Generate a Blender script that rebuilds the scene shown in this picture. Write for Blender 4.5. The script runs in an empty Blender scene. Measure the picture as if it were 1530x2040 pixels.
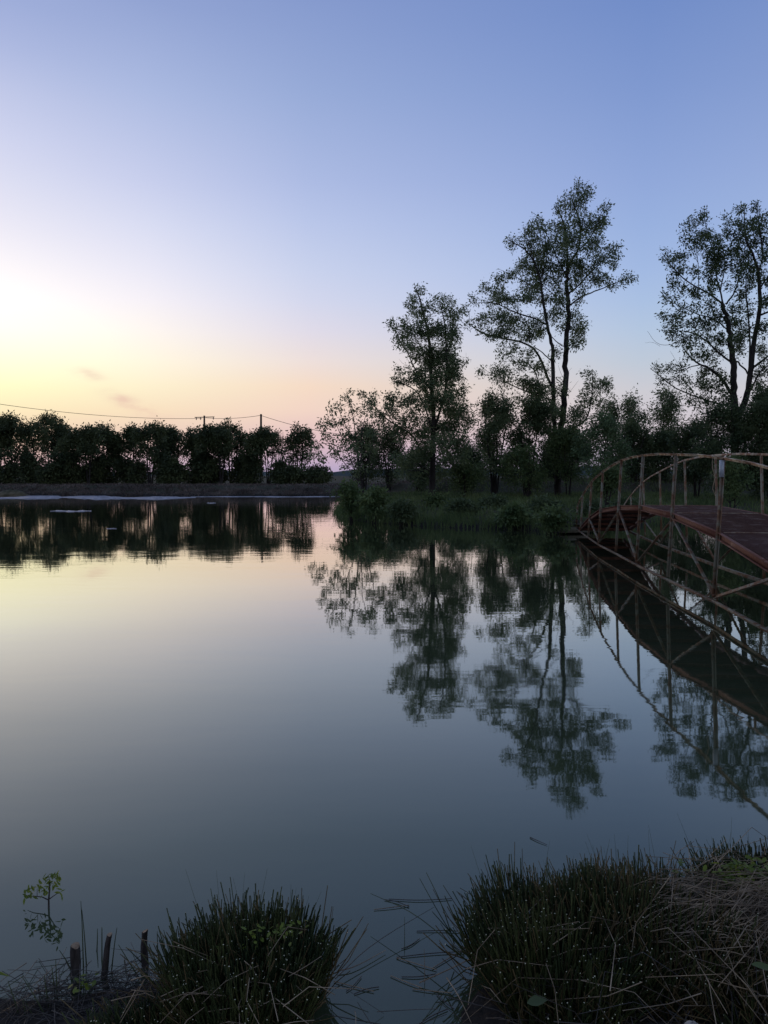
import bpy, math, random
import numpy as np
from mathutils import Vector
rng = np.random.default_rng(11)
random.seed(11)
PI = math.pi
S = bpy.context.scene
C = S.collection

# ------------------------------------------------------------------ camera
F, CU, CV, CAMH = 1530.0, 765.0, 1020.0, 2.0
PITCH = math.atan(75 / F)
cd = bpy.data.cameras.new('camera'); cam = bpy.data.objects.new('camera', cd); C.objects.link(cam)
cam.location = (0, 0, CAMH); cam.rotation_euler = (PI / 2 - PITCH, 0, 0)
cd.sensor_fit = 'VERTICAL'; cd.sensor_height = 36.0; cd.lens = F / 2040 * 36
cd.clip_start = 0.05; cd.clip_end = 6000
S.camera = cam
SP, CP = math.sin(PITCH), math.cos(PITCH)
def ray(u, v):
    x = (u - CU) / F; up = (CV - v) / F
    return np.array([x, CP + SP * up, -SP + CP * up])
def P(u, v, D):
    r = ray(u, v); r = r / r[1] * D
    return np.array([r[0], D, CAMH + r[2]])
def G(u, v, z=0.0):
    r = ray(u, v); t = (z - CAMH) / r[2]
    return np.array([r[0] * t, r[1] * t, z])

# ------------------------------------------------------------------ exposure
S.view_settings.view_transform = 'Standard'; S.view_settings.look = 'None'
S.view_settings.exposure = 0.0; S.view_settings.gamma = 1.0
S.view_settings.use_curve_mapping = False

# ------------------------------------------------------------------ sky
SUN_AZ = math.radians(-35)      # from the view axis (+Y) towards -X
def lin(c):
    return tuple(((x / 255) / 12.92 if x / 255 <= .04045 else ((x / 255 + .055) / 1.055) ** 2.4) for x in c)
W = bpy.data.worlds.new('World'); S.world = W; W.use_nodes = True
nt = W.node_tree; nt.nodes.clear()
def N(nt, t, **k):
    n = nt.nodes.new(t)
    for a, b in k.items(): setattr(n, a, b)
    return n
def M_(nt, op, a, b=None, c=None, clamp=False):
    n = N(nt, 'ShaderNodeMath', operation=op, use_clamp=clamp)
    for i, x in enumerate((a, b, c)):
        if x is None: continue
        if isinstance(x, (int, float)): n.inputs[i].default_value = x
        else: nt.links.new(x, n.inputs[i])
    return n.outputs[0]
tc = N(nt, 'ShaderNodeTexCoord'); sep = N(nt, 'ShaderNodeSeparateXYZ'); nt.links.new(tc.outputs['Generated'], sep.inputs[0])
X_, Y_, Z_ = sep.outputs
# cosine of the horizontal angle from the sun
sx, sy = math.sin(SUN_AZ), math.cos(SUN_AZ)
hl = M_(nt, 'SQRT', M_(nt, 'ADD', M_(nt, 'MULTIPLY', X_, X_), M_(nt, 'MULTIPLY', Y_, Y_)))
dot = M_(nt, 'DIVIDE', M_(nt, 'ADD', M_(nt, 'MULTIPLY', X_, sx), M_(nt, 'MULTIPLY', Y_, sy)), M_(nt, 'MAXIMUM', hl, 1e-4))
ang = M_(nt, 'ARCCOSINE', M_(nt, 'MINIMUM', M_(nt, 'MAXIMUM', dot, -1.0), 1.0))   # 0..pi
zp = M_(nt, 'MAXIMUM', Z_, 0.0)
def zz(u, v):
    r = ray(u, v); return max(0.0, r[2] / np.linalg.norm(r))
cols = [
 (8.9, 1.0, 15, [(0,(163,178,223)),(90,(178,190,230)),(180,(197,205,238)),(270,(212,217,245)),(360,(226,228,249)),(450,(240,238,252)),(540,(255,250,255)),(600,(262,258,258)),(650,(268,266,250)),(720,(264,262,224)),(770,(256,253,204)),(820,(254,235,194)),(880,(240,205,185)),(935,(205,178,190))], (116, 132, 172)),
 (18.1, 1.0, 300, [(0,(150,168,216)),(180,(176,191,231)),(360,(205,212,243)),(450,(222,226,249)),(540,(238,237,252)),(600,(249,244,252)),(660,(257,249,244)),(720,(260,250,228)),(770,(256,243,210)),(820,(252,228,196)),(880,(236,204,196)),(935,(198,175,198))], (112,129,170)),
 (29.4, 1.0, 615, [(0,(138,159,211)),(180,(155,175,221)),(360,(177,192,233)),(440,(190,203,239)),(540,(206,215,243)),(600,(216,220,243)),(660,(229,224,238)),(720,(243,228,224)),(770,(251,224,203)),(820,(247,217,203)),(880,(228,194,200)),(935,(190,172,204))], (108, 126, 168)),
 (53.4, 1.0, 1275, [(0,(117,145,205)),(180,(131,157,213)),(360,(148,172,223)),(450,(156,181,228)),(540,(166,190,232)),(600,(174,197,232)),(660,(184,203,229)),(720,(195,206,222)),(780,(209,208,216)),(850,(214,204,212)),(935,(188,182,204))], (100, 120, 162)),
 (150., 1.0, 1275, [(0,(150,168,205)),(360,(178,190,218)),(600,(200,202,220)),(720,(212,204,214)),(850,(195,188,202)),(935,(165,165,180))], (128, 142, 172)),  # unseen sky behind the camera, brightened to lift foliage that faces it
]
ramps = []
for a, g, u, st, zen in cols:
    r = N(nt, 'ShaderNodeValToRGB'); cr = r.color_ramp; cr.interpolation = 'LINEAR'
    pts = sorted([(zz(u, v), lin(c)) for v, c in st]) + [(1.0, lin(zen))]
    cr.elements[0].position = pts[0][0]; cr.elements[0].color = (*pts[0][1], 1)
    cr.elements[1].position = pts[-1][0]; cr.elements[1].color = (*pts[-1][1], 1)
    for p, c in pts[1:-1]:
        e = cr.elements.new(p); e.color = (*c, 1)
    nt.links.new(zp, r.inputs[0]); ramps.append(r.outputs[0])
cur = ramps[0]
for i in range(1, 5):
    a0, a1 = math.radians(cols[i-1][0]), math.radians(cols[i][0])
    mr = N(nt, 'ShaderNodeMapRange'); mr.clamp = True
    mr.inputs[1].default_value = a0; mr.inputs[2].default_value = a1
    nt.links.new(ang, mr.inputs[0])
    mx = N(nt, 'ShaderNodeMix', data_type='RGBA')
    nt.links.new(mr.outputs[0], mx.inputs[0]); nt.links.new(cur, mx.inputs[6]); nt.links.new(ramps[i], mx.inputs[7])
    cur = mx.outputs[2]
# afterglow, brighter than white round the set sun
glow = M_(nt, 'EXPONENT', M_(nt, 'MULTIPLY', M_(nt, 'ADD', M_(nt, 'POWER', M_(nt, 'MULTIPLY', ang, 3.3), 2.0), M_(nt, 'POWER', M_(nt, 'MULTIPLY', M_(nt, 'SUBTRACT', Z_, 0.165), 11.0), 2.0)), -1.0))
gm = N(nt, 'ShaderNodeMix', data_type='RGBA', blend_type='ADD'); gm.inputs[0].default_value = 1.0
gc = N(nt, 'ShaderNodeVectorMath', operation='SCALE'); gc.inputs[0].default_value = (0.15, 0.135, 0.09); nt.links.new(glow, gc.inputs[3])
nt.links.new(cur, gm.inputs[6]); nt.links.new(gc.outputs[0], gm.inputs[7]); cur = gm.outputs[2]
# three thin pinkish wisps low in the left sky
nz = N(nt, 'ShaderNodeTexNoise'); nz.inputs['Scale'].default_value = 26; nz.inputs['Detail'].default_value = 5
mp = N(nt, 'ShaderNodeMapping'); mp.inputs['Scale'].default_value = (1, 1, 2.6)
nt.links.new(tc.outputs['Generated'], mp.inputs[0]); nt.links.new(mp.outputs[0], nz.inputs[0])
wsum = None
for (u, v, ru, rv, tilt) in ((160, 742, 32, 9, .25), (232, 792, 42, 13, .45), (272, 812, 40, 10, .35)):
    d = ray(u, v); d /= np.linalg.norm(d)
    e = ray(u + ru, v + ru * tilt); e /= np.linalg.norm(e); t1 = e - d; a1 = np.linalg.norm(t1); t1 /= a1
    t2 = np.cross(d, t1); t2 /= np.linalg.norm(t2); a2 = rv / F
    def dt(vec, sc):
        n = N(nt, 'ShaderNodeVectorMath', operation='DOT_PRODUCT'); nt.links.new(tc.outputs['Generated'], n.inputs[0]); n.inputs[1].default_value = tuple(vec)
        return M_(nt, 'MULTIPLY', n.outputs['Value'], 1 / sc)
    q = M_(nt, 'ADD', M_(nt, 'POWER', M_(nt, 'ABSOLUTE', dt(t1, a1)), 2.0), M_(nt, 'POWER', M_(nt, 'ABSOLUTE', dt(t2, a2)), 2.0))
    b = M_(nt, 'EXPONENT', M_(nt, 'MULTIPLY', q, -1.0))
    front = M_(nt, 'GREATER_THAN', Y_, 0.0); b = M_(nt, 'MULTIPLY', b, front)
    wsum = b if wsum is None else M_(nt, 'ADD', wsum, b)
wn = M_(nt, 'MULTIPLY', wsum, M_(nt, 'MULTIPLY', M_(nt, 'SUBTRACT', nz.outputs[0], 0.36, clamp=True), 3.0), clamp=True)
wf = M_(nt, 'MULTIPLY', wn, 0.6)
cm = N(nt, 'ShaderNodeMix', data_type='RGBA'); nt.links.new(wf, cm.inputs[0]); nt.links.new(cur, cm.inputs[6]); cm.inputs[7].default_value = (*lin((232, 190, 178)), 1)
cur = cm.outputs[2]
sky = N(nt, 'ShaderNodeTexSky', sky_type='NISHITA'); sky.sun_disc = False
sky.sun_elevation = math.radians(1.0); sky.sun_rotation = SUN_AZ
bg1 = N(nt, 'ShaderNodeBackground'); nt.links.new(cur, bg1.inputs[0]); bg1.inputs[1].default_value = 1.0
bg2 = N(nt, 'ShaderNodeBackground'); nt.links.new(sky.outputs[0], bg2.inputs[0]); bg2.inputs[1].default_value = 0.05
ad = N(nt, 'ShaderNodeMixShader'); ad.inputs[0].default_value = 0.06
nt.links.new(bg1.outputs[0], ad.inputs[1]); nt.links.new(bg2.outputs[0], ad.inputs[2])
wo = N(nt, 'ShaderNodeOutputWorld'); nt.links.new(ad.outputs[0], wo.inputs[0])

sl = bpy.data.lights.new('sun', 'SUN'); sl.energy = 0.25; sl.angle = math.radians(6); sl.color = (1, .72, .45)
so = bpy.data.objects.new('sun', sl); C.objects.link(so)
sd = Vector((sx * math.cos(math.radians(2.5)), sy * math.cos(math.radians(2.5)), math.sin(math.radians(2.5))))
so.rotation_euler = sd.to_track_quat('Z', 'Y').to_euler(); so.location = (-60, 80, 30)

# ------------------------------------------------------------------ materials
def mat(name, base, rough=.9, base2=None, scale=3, spec=.2, trans=0, bump=0, bscale=40, detail=6, lo=.35, hi=.65, metal=0, stretch=(1,1,1)):
    m = bpy.data.materials.new(name); m.use_nodes = True; t = m.node_tree; t.nodes.clear()
    o = N(t, 'ShaderNodeOutputMaterial'); b = N(t, 'ShaderNodeBsdfPrincipled')
    b.inputs['Roughness'].default_value = rough; b.inputs['Specular IOR Level'].default_value = spec; b.inputs['Metallic'].default_value = metal
    co = N(t, 'ShaderNodeTexCoord'); mpn = N(t, 'ShaderNodeMapping'); mpn.inputs['Scale'].default_value = stretch
    t.links.new(co.outputs['Object'], mpn.inputs[0])
    col = None
    if base2 is not None:
        n = N(t, 'ShaderNodeTexNoise'); n.inputs['Scale'].default_value = scale; n.inputs['Detail'].default_value = detail
        t.links.new(mpn.outputs[0], n.inputs[0])
        r = N(t, 'ShaderNodeValToRGB'); r.color_ramp.elements[0].position = lo; r.color_ramp.elements[1].position = hi
        r.color_ramp.elements[0].color = (*base, 1); r.color_ramp.elements[1].color = (*base2, 1)
        t.links.new(n.outputs[0], r.inputs[0]); col = r.outputs[0]
        t.links.new(col, b.inputs['Base Color'])
    else: b.inputs['Base Color'].default_value = (*base, 1)
    if bump:
        n2 = N(t, 'ShaderNodeTexNoise'); n2.inputs['Scale'].default_value = bscale; n2.inputs['Detail'].default_value = 4
        t.links.new(mpn.outputs[0], n2.inputs[0])
        bp = N(t, 'ShaderNodeBump'); bp.inputs['Strength'].default_value = 1; bp.inputs['Distance'].default_value = bump
        t.links.new(n2.outputs[0], bp.inputs['Height']); t.links.new(bp.outputs[0], b.inputs['Normal'])
    if trans:
        tr = N(t, 'ShaderNodeBsdfTranslucent')
        if col is not None: t.links.new(col, tr.inputs[0])
        else: tr.inputs[0].default_value = (*base, 1)
        mx = N(t, 'ShaderNodeMixShader'); mx.inputs[0].default_value = trans
        t.links.new(b.outputs[0], mx.inputs[1]); t.links.new(tr.outputs[0], mx.inputs[2]); t.links.new(mx.outputs[0], o.inputs[0])
    else: t.links.new(b.outputs[0], o.inputs[0])
    return m
M = {}
M['leaf_ash'] = mat('ash_leaf', (.075,.110,.052), .55, (.155,.195,.088), 1.1, .3, .45)
M['leaf_dark'] = mat('dark_leaf', (.045,.072,.034), .6, (.105,.140,.060), .8, .25, .38)
M['leaf_willow'] = mat('willow_leaf', (.07,.115,.055), .6, (.14,.20,.09), .9, .2, .3)
M['leaf_hedge'] = mat('hedge_leaf', (.034,.050,.024), .6, (.090,.112,.045), .45, .2, .25)
M['leaf_bright'] = mat('fresh_leaf', (.085,.130,.018), .5, (.20,.255,.035), 9, .3, .4)
M['leaf_shrub'] = mat('shrub_leaf', (.050,.085,.032), .6, (.12,.165,.06), 1.6, .2, .3)
M['bark'] = mat('bark', (.018,.016,.015), .9, (.05,.046,.042), 3, .1, 0, .01, 30, stretch=(1,1,.25))
M['wood_grey'] = mat('weathered_wood', (.04,.036,.032), .9, (.10,.09,.08), 4, .1, stretch=(1,1,.2))
M['cutwood'] = mat('cut_wood', (.16,.11,.07), .8, (.32,.24,.16), 60, .1)
M['stumpbark'] = mat('wet_bark', (.018,.015,.013), .8, (.06,.052,.046), 40, .2, 0, .002, 90, stretch=(1,1,.3))
M['rush'] = mat('rush_stem', (.016,.031,.012), .6, (.066,.080,.024), 7, .3, 0, 0)
M['rushtan'] = mat('rush_sheath', (.05,.038,.018), .75, (.16,.12,.055), 9, .2)
M['straw'] = mat('dead_straw', (.11,.085,.06), .75, (.34,.27,.18), 6, .2)
M['strawdark'] = mat('wet_straw', (.022,.020,.018), .6, (.065,.058,.050), 6, .35)
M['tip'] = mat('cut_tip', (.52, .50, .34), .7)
M['grass'] = mat('grass', (.050,.080,.030), .8, (.13,.17,.065), .6, .15, .2)
M['drygrass'] = mat('dry_grass', (.075,.060,.054), .9, (.18,.148,.125), .5, .1, .15)
M['scum'] = mat('scum', (.20,.20,.22), .55, (.34,.34,.38), 1.2, .35)
M['stone'] = mat('stone', (.22,.21,.19), .85, (.40,.38,.34), 30, .2, 0, .003, 80)
M['insul'] = mat('insulator', (.10,.09,.08), .4)
M['wire'] = mat('wire', (.04,.04,.045), .6)
M['plastic'] = mat('tarp', (.22,.25,.30), .5, (.5,.55,.6), 3, .3)
M['mound'] = mat('mound', (.05,.05,.03), .95, (.12,.105,.07), 2)
# rusted iron: brown-orange rust over grey-green old paint
def rust_mat(name, paint, rusta, rustb, lo, hi, bump=.001):
    m = bpy.data.materials.new(name); m.use_nodes = True; t = m.node_tree; b = t.nodes['Principled BSDF']
    b.inputs['Roughness'].default_value = .75; b.inputs['Specular IOR Level'].default_value = .3
    co = N(t, 'ShaderNodeTexCoord')
    n1 = N(t, 'ShaderNodeTexNoise'); n1.inputs['Scale'].default_value = 4.0; n1.inputs['Detail'].default_value = 9; n1.inputs['Roughness'].default_value = .7
    n2 = N(t, 'ShaderNodeTexNoise'); n2.inputs['Scale'].default_value = 22; n2.inputs['Detail'].default_value = 6
    for n in (n1, n2): t.links.new(co.outputs['Object'], n.inputs[0])
    r1 = N(t, 'ShaderNodeValToRGB'); r1.color_ramp.elements[0].position = lo; r1.color_ramp.elements[1].position = hi
    t.links.new(n1.outputs[0], r1.inputs[0])
    r2 = N(t, 'ShaderNodeMix', data_type='RGBA'); t.links.new(n2.outputs[0], r2.inputs[0]); r2.inputs[6].default_value = (*rusta, 1); r2.inputs[7].default_value = (*rustb, 1)
    r3 = N(t, 'ShaderNodeMix', data_type='RGBA'); t.links.new(r1.outputs[0], r3.inputs[0]); t.links.new(r2.outputs[2], r3.inputs[6]); r3.inputs[7].default_value = (*paint, 1)
    t.links.new(r3.outputs[2], b.inputs['Base Color'])
    bp = N(t, 'ShaderNodeBump'); bp.inputs['Distance'].default_value = bump; t.links.new(n2.outputs[0], bp.inputs['Height']); t.links.new(bp.outputs[0], b.inputs['Normal'])
    return m
M['iron'] = rust_mat('rusty_iron', (.21,.20,.15), (.065,.032,.018), (.24,.13,.068), .46, .56)
M['rail'] = rust_mat('rusty_rail', (.42,.36,.26), (.09,.038,.020), (.32,.18,.10), .46, .57)
M['beam'] = rust_mat('rust_red_beam', (.32,.22,.17), (.080,.028,.017), (.21,.085,.052), .55, .72)
# open rusty mesh of the deck
def deck_mat():
    m = rust_mat('rusty_deck_mesh', (.12,.085,.07), (.045,.020,.015), (.11,.055,.042), .50, .72)
    t = m.node_tree; b = t.nodes['Principled BSDF']
    co = [n for n in t.nodes if n.type == 'TEX_COORD'][0]
    mp = N(t, 'ShaderNodeMapping'); mp.inputs['Rotation'].default_value = (0, 0, .12); mp.inputs['Scale'].default_value = (9, 26, 1)
    t.links.new(co.outputs['Object'], mp.inputs[0])
    v = N(t, 'ShaderNodeTexVoronoi'); v.inputs['Scale'].default_value = 2.2; t.links.new(mp.outputs[0], v.inputs[0])
    bp = N(t, 'ShaderNodeBump'); bp.inputs['Distance'].default_value = .012; t.links.new(v.outputs['Distance'], bp.inputs['Height']); t.links.new(bp.outputs[0], b.inputs['Normal'])
    return m
M['deck'] = deck_mat()
M['ribs'] = rust_mat('rusty_ribs', (.17,.13,.115), (.045,.022,.018), (.11,.058,.046), .50, .68)
# ground
def ground_mat():
    m = bpy.data.materials.new('ground'); m.use_nodes = True; t = m.node_tree; b = t.nodes['Principled BSDF']
    b.inputs['Roughness'].default_value = .95; b.inputs['Specular IOR Level'].default_value = .1
    g = N(t, 'ShaderNodeNewGeometry'); s = N(t, 'ShaderNodeSeparateXYZ'); t.links.new(g.outputs['Position'], s.inputs[0])
    n1 = N(t, 'ShaderNodeTexNoise'); n1.inputs['Scale'].default_value = .5; n1.inputs['Detail'].default_value = 8; t.links.new(g.outputs['Position'], n1.inputs[0])
    n2 = N(t, 'ShaderNodeTexNoise'); n2.inputs['Scale'].default_value = 9; n2.inputs['Detail'].default_value = 6; t.links.new(g.outputs['Position'], n2.inputs[0])
    grass = N(t, 'ShaderNodeMix', data_type='RGBA'); t.links.new(n1.outputs[0], grass.inputs[0]); grass.inputs[6].default_value = (.020,.030,.014,1); grass.inputs[7].default_value = (.075,.066,.050,1)
    mud = N(t, 'ShaderNodeMix', data_type='RGBA'); t.links.new(n2.outputs[0], mud.inputs[0]); mud.inputs[6].default_value = (.013,.012,.011,1); mud.inputs[7].default_value = (.036,.033,.030,1)
    mr = N(t, 'ShaderNodeMapRange'); mr.inputs[1].default_value = .10; mr.inputs[2].default_value = .34
    hz = M_(t, 'ADD', s.outputs[2], M_(t, 'MULTIPLY', M_(t, 'SUBTRACT', n2.outputs[0], .5), .25)); t.links.new(hz, mr.inputs[0])
    mx = N(t, 'ShaderNodeMix', data_type='RGBA'); t.links.new(mr.outputs[0], mx.inputs[0]); t.links.new(mud.outputs[2], mx.inputs[6]); t.links.new(grass.outputs[2], mx.inputs[7])
    t.links.new(mx.outputs[2], b.inputs['Base Color'])
    bp = N(t, 'ShaderNodeBump'); bp.inputs['Distance'].default_value = .05; t.links.new(n2.outputs[0], bp.inputs['Height']); t.links.new(bp.outputs[0], b.inputs['Normal'])
    return m
M['ground'] = ground_mat()
def water_mat():
    m = bpy.data.materials.new('pond_water'); m.use_nodes = True; t = m.node_tree; t.nodes.clear()
    o = N(t, 'ShaderNodeOutputMaterial')
    g = N(t, 'ShaderNodeNewGeometry')
    def noise(sc, det, st, dist=0):
        mp = N(t, 'ShaderNodeMapping'); mp.inputs['Scale'].default_value = st; t.links.new(g.outputs['Position'], mp.inputs[0])
        n = N(t, 'ShaderNodeTexNoise'); n.inputs['Scale'].default_value = sc; n.inputs['Detail'].default_value = det
        n.inputs['Distortion'].default_value = dist
        t.links.new(mp.outputs[0], n.inputs[0]); return n.outputs[0]
    s = N(t, 'ShaderNodeSeparateXYZ'); t.links.new(g.outputs['Position'], s.inputs[0])
    # ripples: calm near the near bank, livelier by the far shore
    far = N(t, 'ShaderNodeMapRange'); far.interpolation_type = 'SMOOTHSTEP'; far.inputs[1].default_value = 6; far.inputs[2].default_value = 45
    far.inputs[3].default_value = .28; far.inputs[4].default_value = 1.0; t.links.new(s.outputs[1], far.inputs[0])
    patch = noise(.12, 3, (1, 1.6, 1)); pf = M_(t, 'ADD', M_(t, 'MULTIPLY', patch, 1.4), .3)
    r1 = noise(2.2, 2, (.55, 1.6, 1), .3)
    r2 = noise(.55, 2, (.6, 1.4, 1), .2)
    h = M_(t, 'ADD', M_(t, 'MULTIPLY', r1, .0027), M_(t, 'MULTIPLY', r2, .0060))
    h = M_(t, 'MULTIPLY', M_(t, 'MULTIPLY', h, far.outputs[0]), pf)
    bp = N(t, 'ShaderNodeBump'); bp.inputs['Strength'].default_value = 1; bp.inputs['Distance'].default_value = 1.0; t.links.new(h, bp.inputs['Height'])
    gl = N(t, 'ShaderNodeBsdfGlossy'); gl.inputs['Roughness'].default_value = .022; t.links.new(bp.outputs[0], gl.inputs['Normal'])
    rp = N(t, 'ShaderNodeMapRange'); rp.inputs[1].default_value = .4; rp.inputs[2].default_value = .7; rp.inputs[3].default_value = .014; rp.inputs[4].default_value = .045; t.links.new(patch, rp.inputs[0]); t.links.new(rp.outputs[0], gl.inputs['Roughness'])
    gl.inputs['Color'].default_value = (.95, 1, .965, 1)
    df = N(t, 'ShaderNodeBsdfDiffuse')
    mk = noise(.35, 3, (1, 1, 1)); mc = N(t, 'ShaderNodeMix', data_type='RGBA'); t.links.new(mk, mc.inputs[0]); mc.inputs[6].default_value = (.032, .044, .024, 1); mc.inputs[7].default_value = (.040, .055, .031, 1)
    t.links.new(mc.outputs[2], df.inputs[0])
    lw = N(t, 'ShaderNodeLayerWeight'); lw.inputs[0].default_value = .5
    r = N(t, 'ShaderNodeValToRGB'); cr = r.color_ramp
    pts = [(0, .03), (.35, .075), (.426, .105), (.562, .165), (.64, .245), (.716, .36), (.804, .545), (.861, .73), (.93, .88), (1, .96)]
    cr.elements[0].position = 0; cr.elements[0].color = (*(pts[0][1],) * 3, 1); cr.elements[1].position = 1; cr.elements[1].color = (*(pts[-1][1],) * 3, 1)
    for p, v in pts[1:-1]:
        e = cr.elements.new(p); e.color = (v, v, v, 1)
    t.links.new(lw.outputs['Facing'], r.inputs[0])
    tn = N(t, 'ShaderNodeMix', data_type='RGBA'); t.links.new(r.outputs[0], tn.inputs[0]); tn.inputs[6].default_value = (.95, 1, .84, 1); tn.inputs[7].default_value = (1, .945, .955, 1); t.links.new(tn.outputs[2], gl.inputs['Color'])
    mx = N(t, 'ShaderNodeMixShader'); t.links.new(r.outputs[0], mx.inputs[0]); t.links.new(df.outputs[0], mx.inputs[1]); t.links.new(gl.outputs[0], mx.inputs[2])
    t.links.new(mx.outputs[0], o.inputs[0])
    return m
M['water'] = water_mat()

# ------------------------------------------------------------------ mesh helpers
def tag(o, label=None, cat=None, group=None, kind=None):
    if label: o['label'] = label
    if cat: o['category'] = cat
    if group: o['group'] = group
    if kind: o['kind'] = kind
    return o
def empty(name, loc, label=None, cat=None, group=None):
    o = bpy.data.objects.new(name, None); C.objects.link(o); o.location = loc; o.empty_display_size = .2
    return tag(o, label, cat, group)
class MB:
    def __init__(s): s.v = []; s.q = []; s.t = []; s.n = 0; s.mi_q = []; s.mi_t = []
    def add(s, V, Q=None, T=None, mi=0):
        V = np.asarray(V, float).reshape(-1, 3)
        if Q is not None and len(Q): Q = np.asarray(Q, int).reshape(-1, 4) + s.n; s.q.append(Q); s.mi_q.append(np.full(len(Q), mi))
        if T is not None and len(T): T = np.asarray(T, int).reshape(-1, 3) + s.n; s.t.append(T); s.mi_t.append(np.full(len(T), mi))
        s.v.append(V); s.n += len(V)
    def build(s, name, mats, parent=None, smooth=False, origin=None):
        V = np.concatenate(s.v) if s.v else np.zeros((0, 3))
        if parent is not None: V = V - np.array(parent.location)
        elif origin is not None: V = V - np.array(origin)
        q = np.concatenate(s.q) if s.q else np.zeros((0, 4), int); t = np.concatenate(s.t) if s.t else np.zeros((0, 3), int)
        me = bpy.data.meshes.new(name)
        me.vertices.add(len(V)); me.vertices.foreach_set('co', V.astype(np.float32).ravel())
        nl = len(q) * 4 + len(t) * 3; me.loops.add(nl)
        me.loops.foreach_set('vertex_index', np.concatenate([q.ravel(), t.ravel()]).astype(np.int32))
        me.polygons.add(len(q) + len(t))
        ls = np.concatenate([np.arange(len(q)) * 4, len(q) * 4 + np.arange(len(t)) * 3]).astype(np.int32)
        me.polygons.foreach_set('loop_start', ls)
        try: me.polygons.foreach_set('loop_total', np.concatenate([np.full(len(q), 4), np.full(len(t), 3)]).astype(np.int32))
        except Exception: pass
        mi = np.concatenate([np.concatenate(s.mi_q) if s.mi_q else np.zeros(0), np.concatenate(s.mi_t) if s.mi_t else np.zeros(0)]).astype(np.int32)
        me.polygons.foreach_set('material_index', mi)
        if smooth: me.polygons.foreach_set('use_smooth', np.ones(len(mi), bool))
        if not isinstance(mats, (list, tuple)): mats = [mats]
        for m in mats: me.materials.append(m)
        me.update(calc_edges=True); me.validate()
        o = bpy.data.objects.new(name, me); C.objects.link(o)
        if parent is not None: o.parent = parent
        elif origin is not None: o.location = tuple(origin)
        return o
    def tube(s, pts, radii, k=6, mi=0, cap=True, capmi=None):
        pts = np.asarray(pts, float); n = len(pts); radii = np.broadcast_to(radii, (n,))
        T = np.gradient(pts, axis=0); T /= np.linalg.norm(T, axis=1)[:, None] + 1e-9
        ref = np.array([0, 0, 1.]) if abs(T[0][2]) < .8 else np.array([1., 0, 0])
        A = np.cross(T, ref); A /= np.linalg.norm(A, axis=1)[:, None] + 1e-9; B = np.cross(T, A)
        a = np.arange(k) * 2 * PI / k
        V = pts[:, None] + radii[:, None, None] * (A[:, None] * np.cos(a)[None, :, None] + B[:, None] * np.sin(a)[None, :, None])
        i = np.arange(n - 1)[:, None] * k; j = np.arange(k)[None]; j2 = (j + 1) % k
        Q = np.stack([i + j, i + j2, i + k + j2, i + k + j], -1).reshape(-1, 4)
        s.add(V, Q, mi=mi)
        if cap:
            for e, idx in ((0, 0), (1, n - 1)):
                c = pts[idx]; ring = V[idx]
                VV = np.vstack([ring, c]); TT = [(jj, (jj + 1) % k, k) if e else ((jj + 1) % k, jj, k) for jj in range(k)]
                s.add(VV, T=TT, mi=(capmi if (capmi is not None and e) else mi))
    def box(s, c, sx, sy, sz, R=None, mi=0):
        v = np.array([(x, y, z) for x in (-.5, .5) for y in (-.5, .5) for z in (-.5, .5)]) * (sx, sy, sz)
        if R is not None: v = v @ np.asarray(R).T
        s.add(v + np.asarray(c), [(0,1,3,2),(4,6,7,5),(0,4,5,1),(2,3,7,6),(0,2,6,4),(1,5,7,3)], mi=mi)
    def bar(s, p, q, w, h, up=(0, 0, 1), off=(0, 0), mi=0):
        """rectangular bar from p to q; w across, h along 'up'"""
        p = np.asarray(p, float); q = np.asarray(q, float); d = q - p; L = np.linalg.norm(d); d = d / L
        up = np.asarray(up, float); sdr = np.cross(d, up); sdr /= np.linalg.norm(sdr); u2 = np.cross(sdr, d)
        R = np.stack([sdr, d, u2], 1); c = (p + q) / 2 + sdr * off[0] + u2 * off[1]
        s.box(c, w, L, h, R, mi)
    def angle_iron(s, p, q, w, t, up=(0, 0, 1), flip=1, mi=0):
        s.bar(p, q, w, t, up, (0, 0), mi)
        s.bar(p, q, t, w - t, up, (flip * (w / 2 - t / 2), -(w / 2) ), mi)
def norm(a): return a / (np.linalg.norm(a, axis=-1, keepdims=True) + 1e-9)
def leaves(mb, cen, dirs, per, spread, L, w, droop=.35, mi=0, r=None):
    """leaf-sized faces: 'per' leaves about every twig end"""
    r = r or rng
    n = len(cen) * per
    c = np.repeat(cen, per, 0); d = np.repeat(dirs, per, 0)
    off = r.normal(size=(n, 3)) * spread * .55 + d * (r.random((n, 1)) - .35) * spread * 1.3
    p = c + off
    a = norm(d * .55 + r.normal(size=(n, 3)) * .62 + norm(off) * .45 + np.array([0, 0, -droop]))
    sd_ = norm(np.cross(a, r.normal(size=(n, 3))))
    ll = (L * (.6 + .8 * r.random((n, 1)))); ww = ll * w * (.7 + .6 * r.random((n, 1)))
    V = np.stack([p, p + a * ll * .45 + sd_ * ww, p + a * ll, p + a * ll * .45 - sd_ * ww], 1)
    mb.add(V, np.arange(n * 4).reshape(-1, 4), mi=mi)
def polysample(pts, step):
    pts = np.asarray(pts, float); out = [pts[0]]
    for a, b in zip(pts[:-1], pts[1:]):
        n = max(1, int(np.linalg.norm(b - a) / step))
        for i in range(1, n + 1): out.append(a + (b - a) * i / n)
    return np.array(out)
def smooth_poly(pts, it=2):
    pts = np.asarray(pts, float)
    for _ in range(it):
        a, b = pts[:-1], pts[1:]
        q = np.empty((2 * len(a), 3)); q[0::2] = a * .75 + b * .25; q[1::2] = a * .25 + b * .75
        pts = np.vstack([pts[:1], q, pts[-1:]])
    return pts
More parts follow.
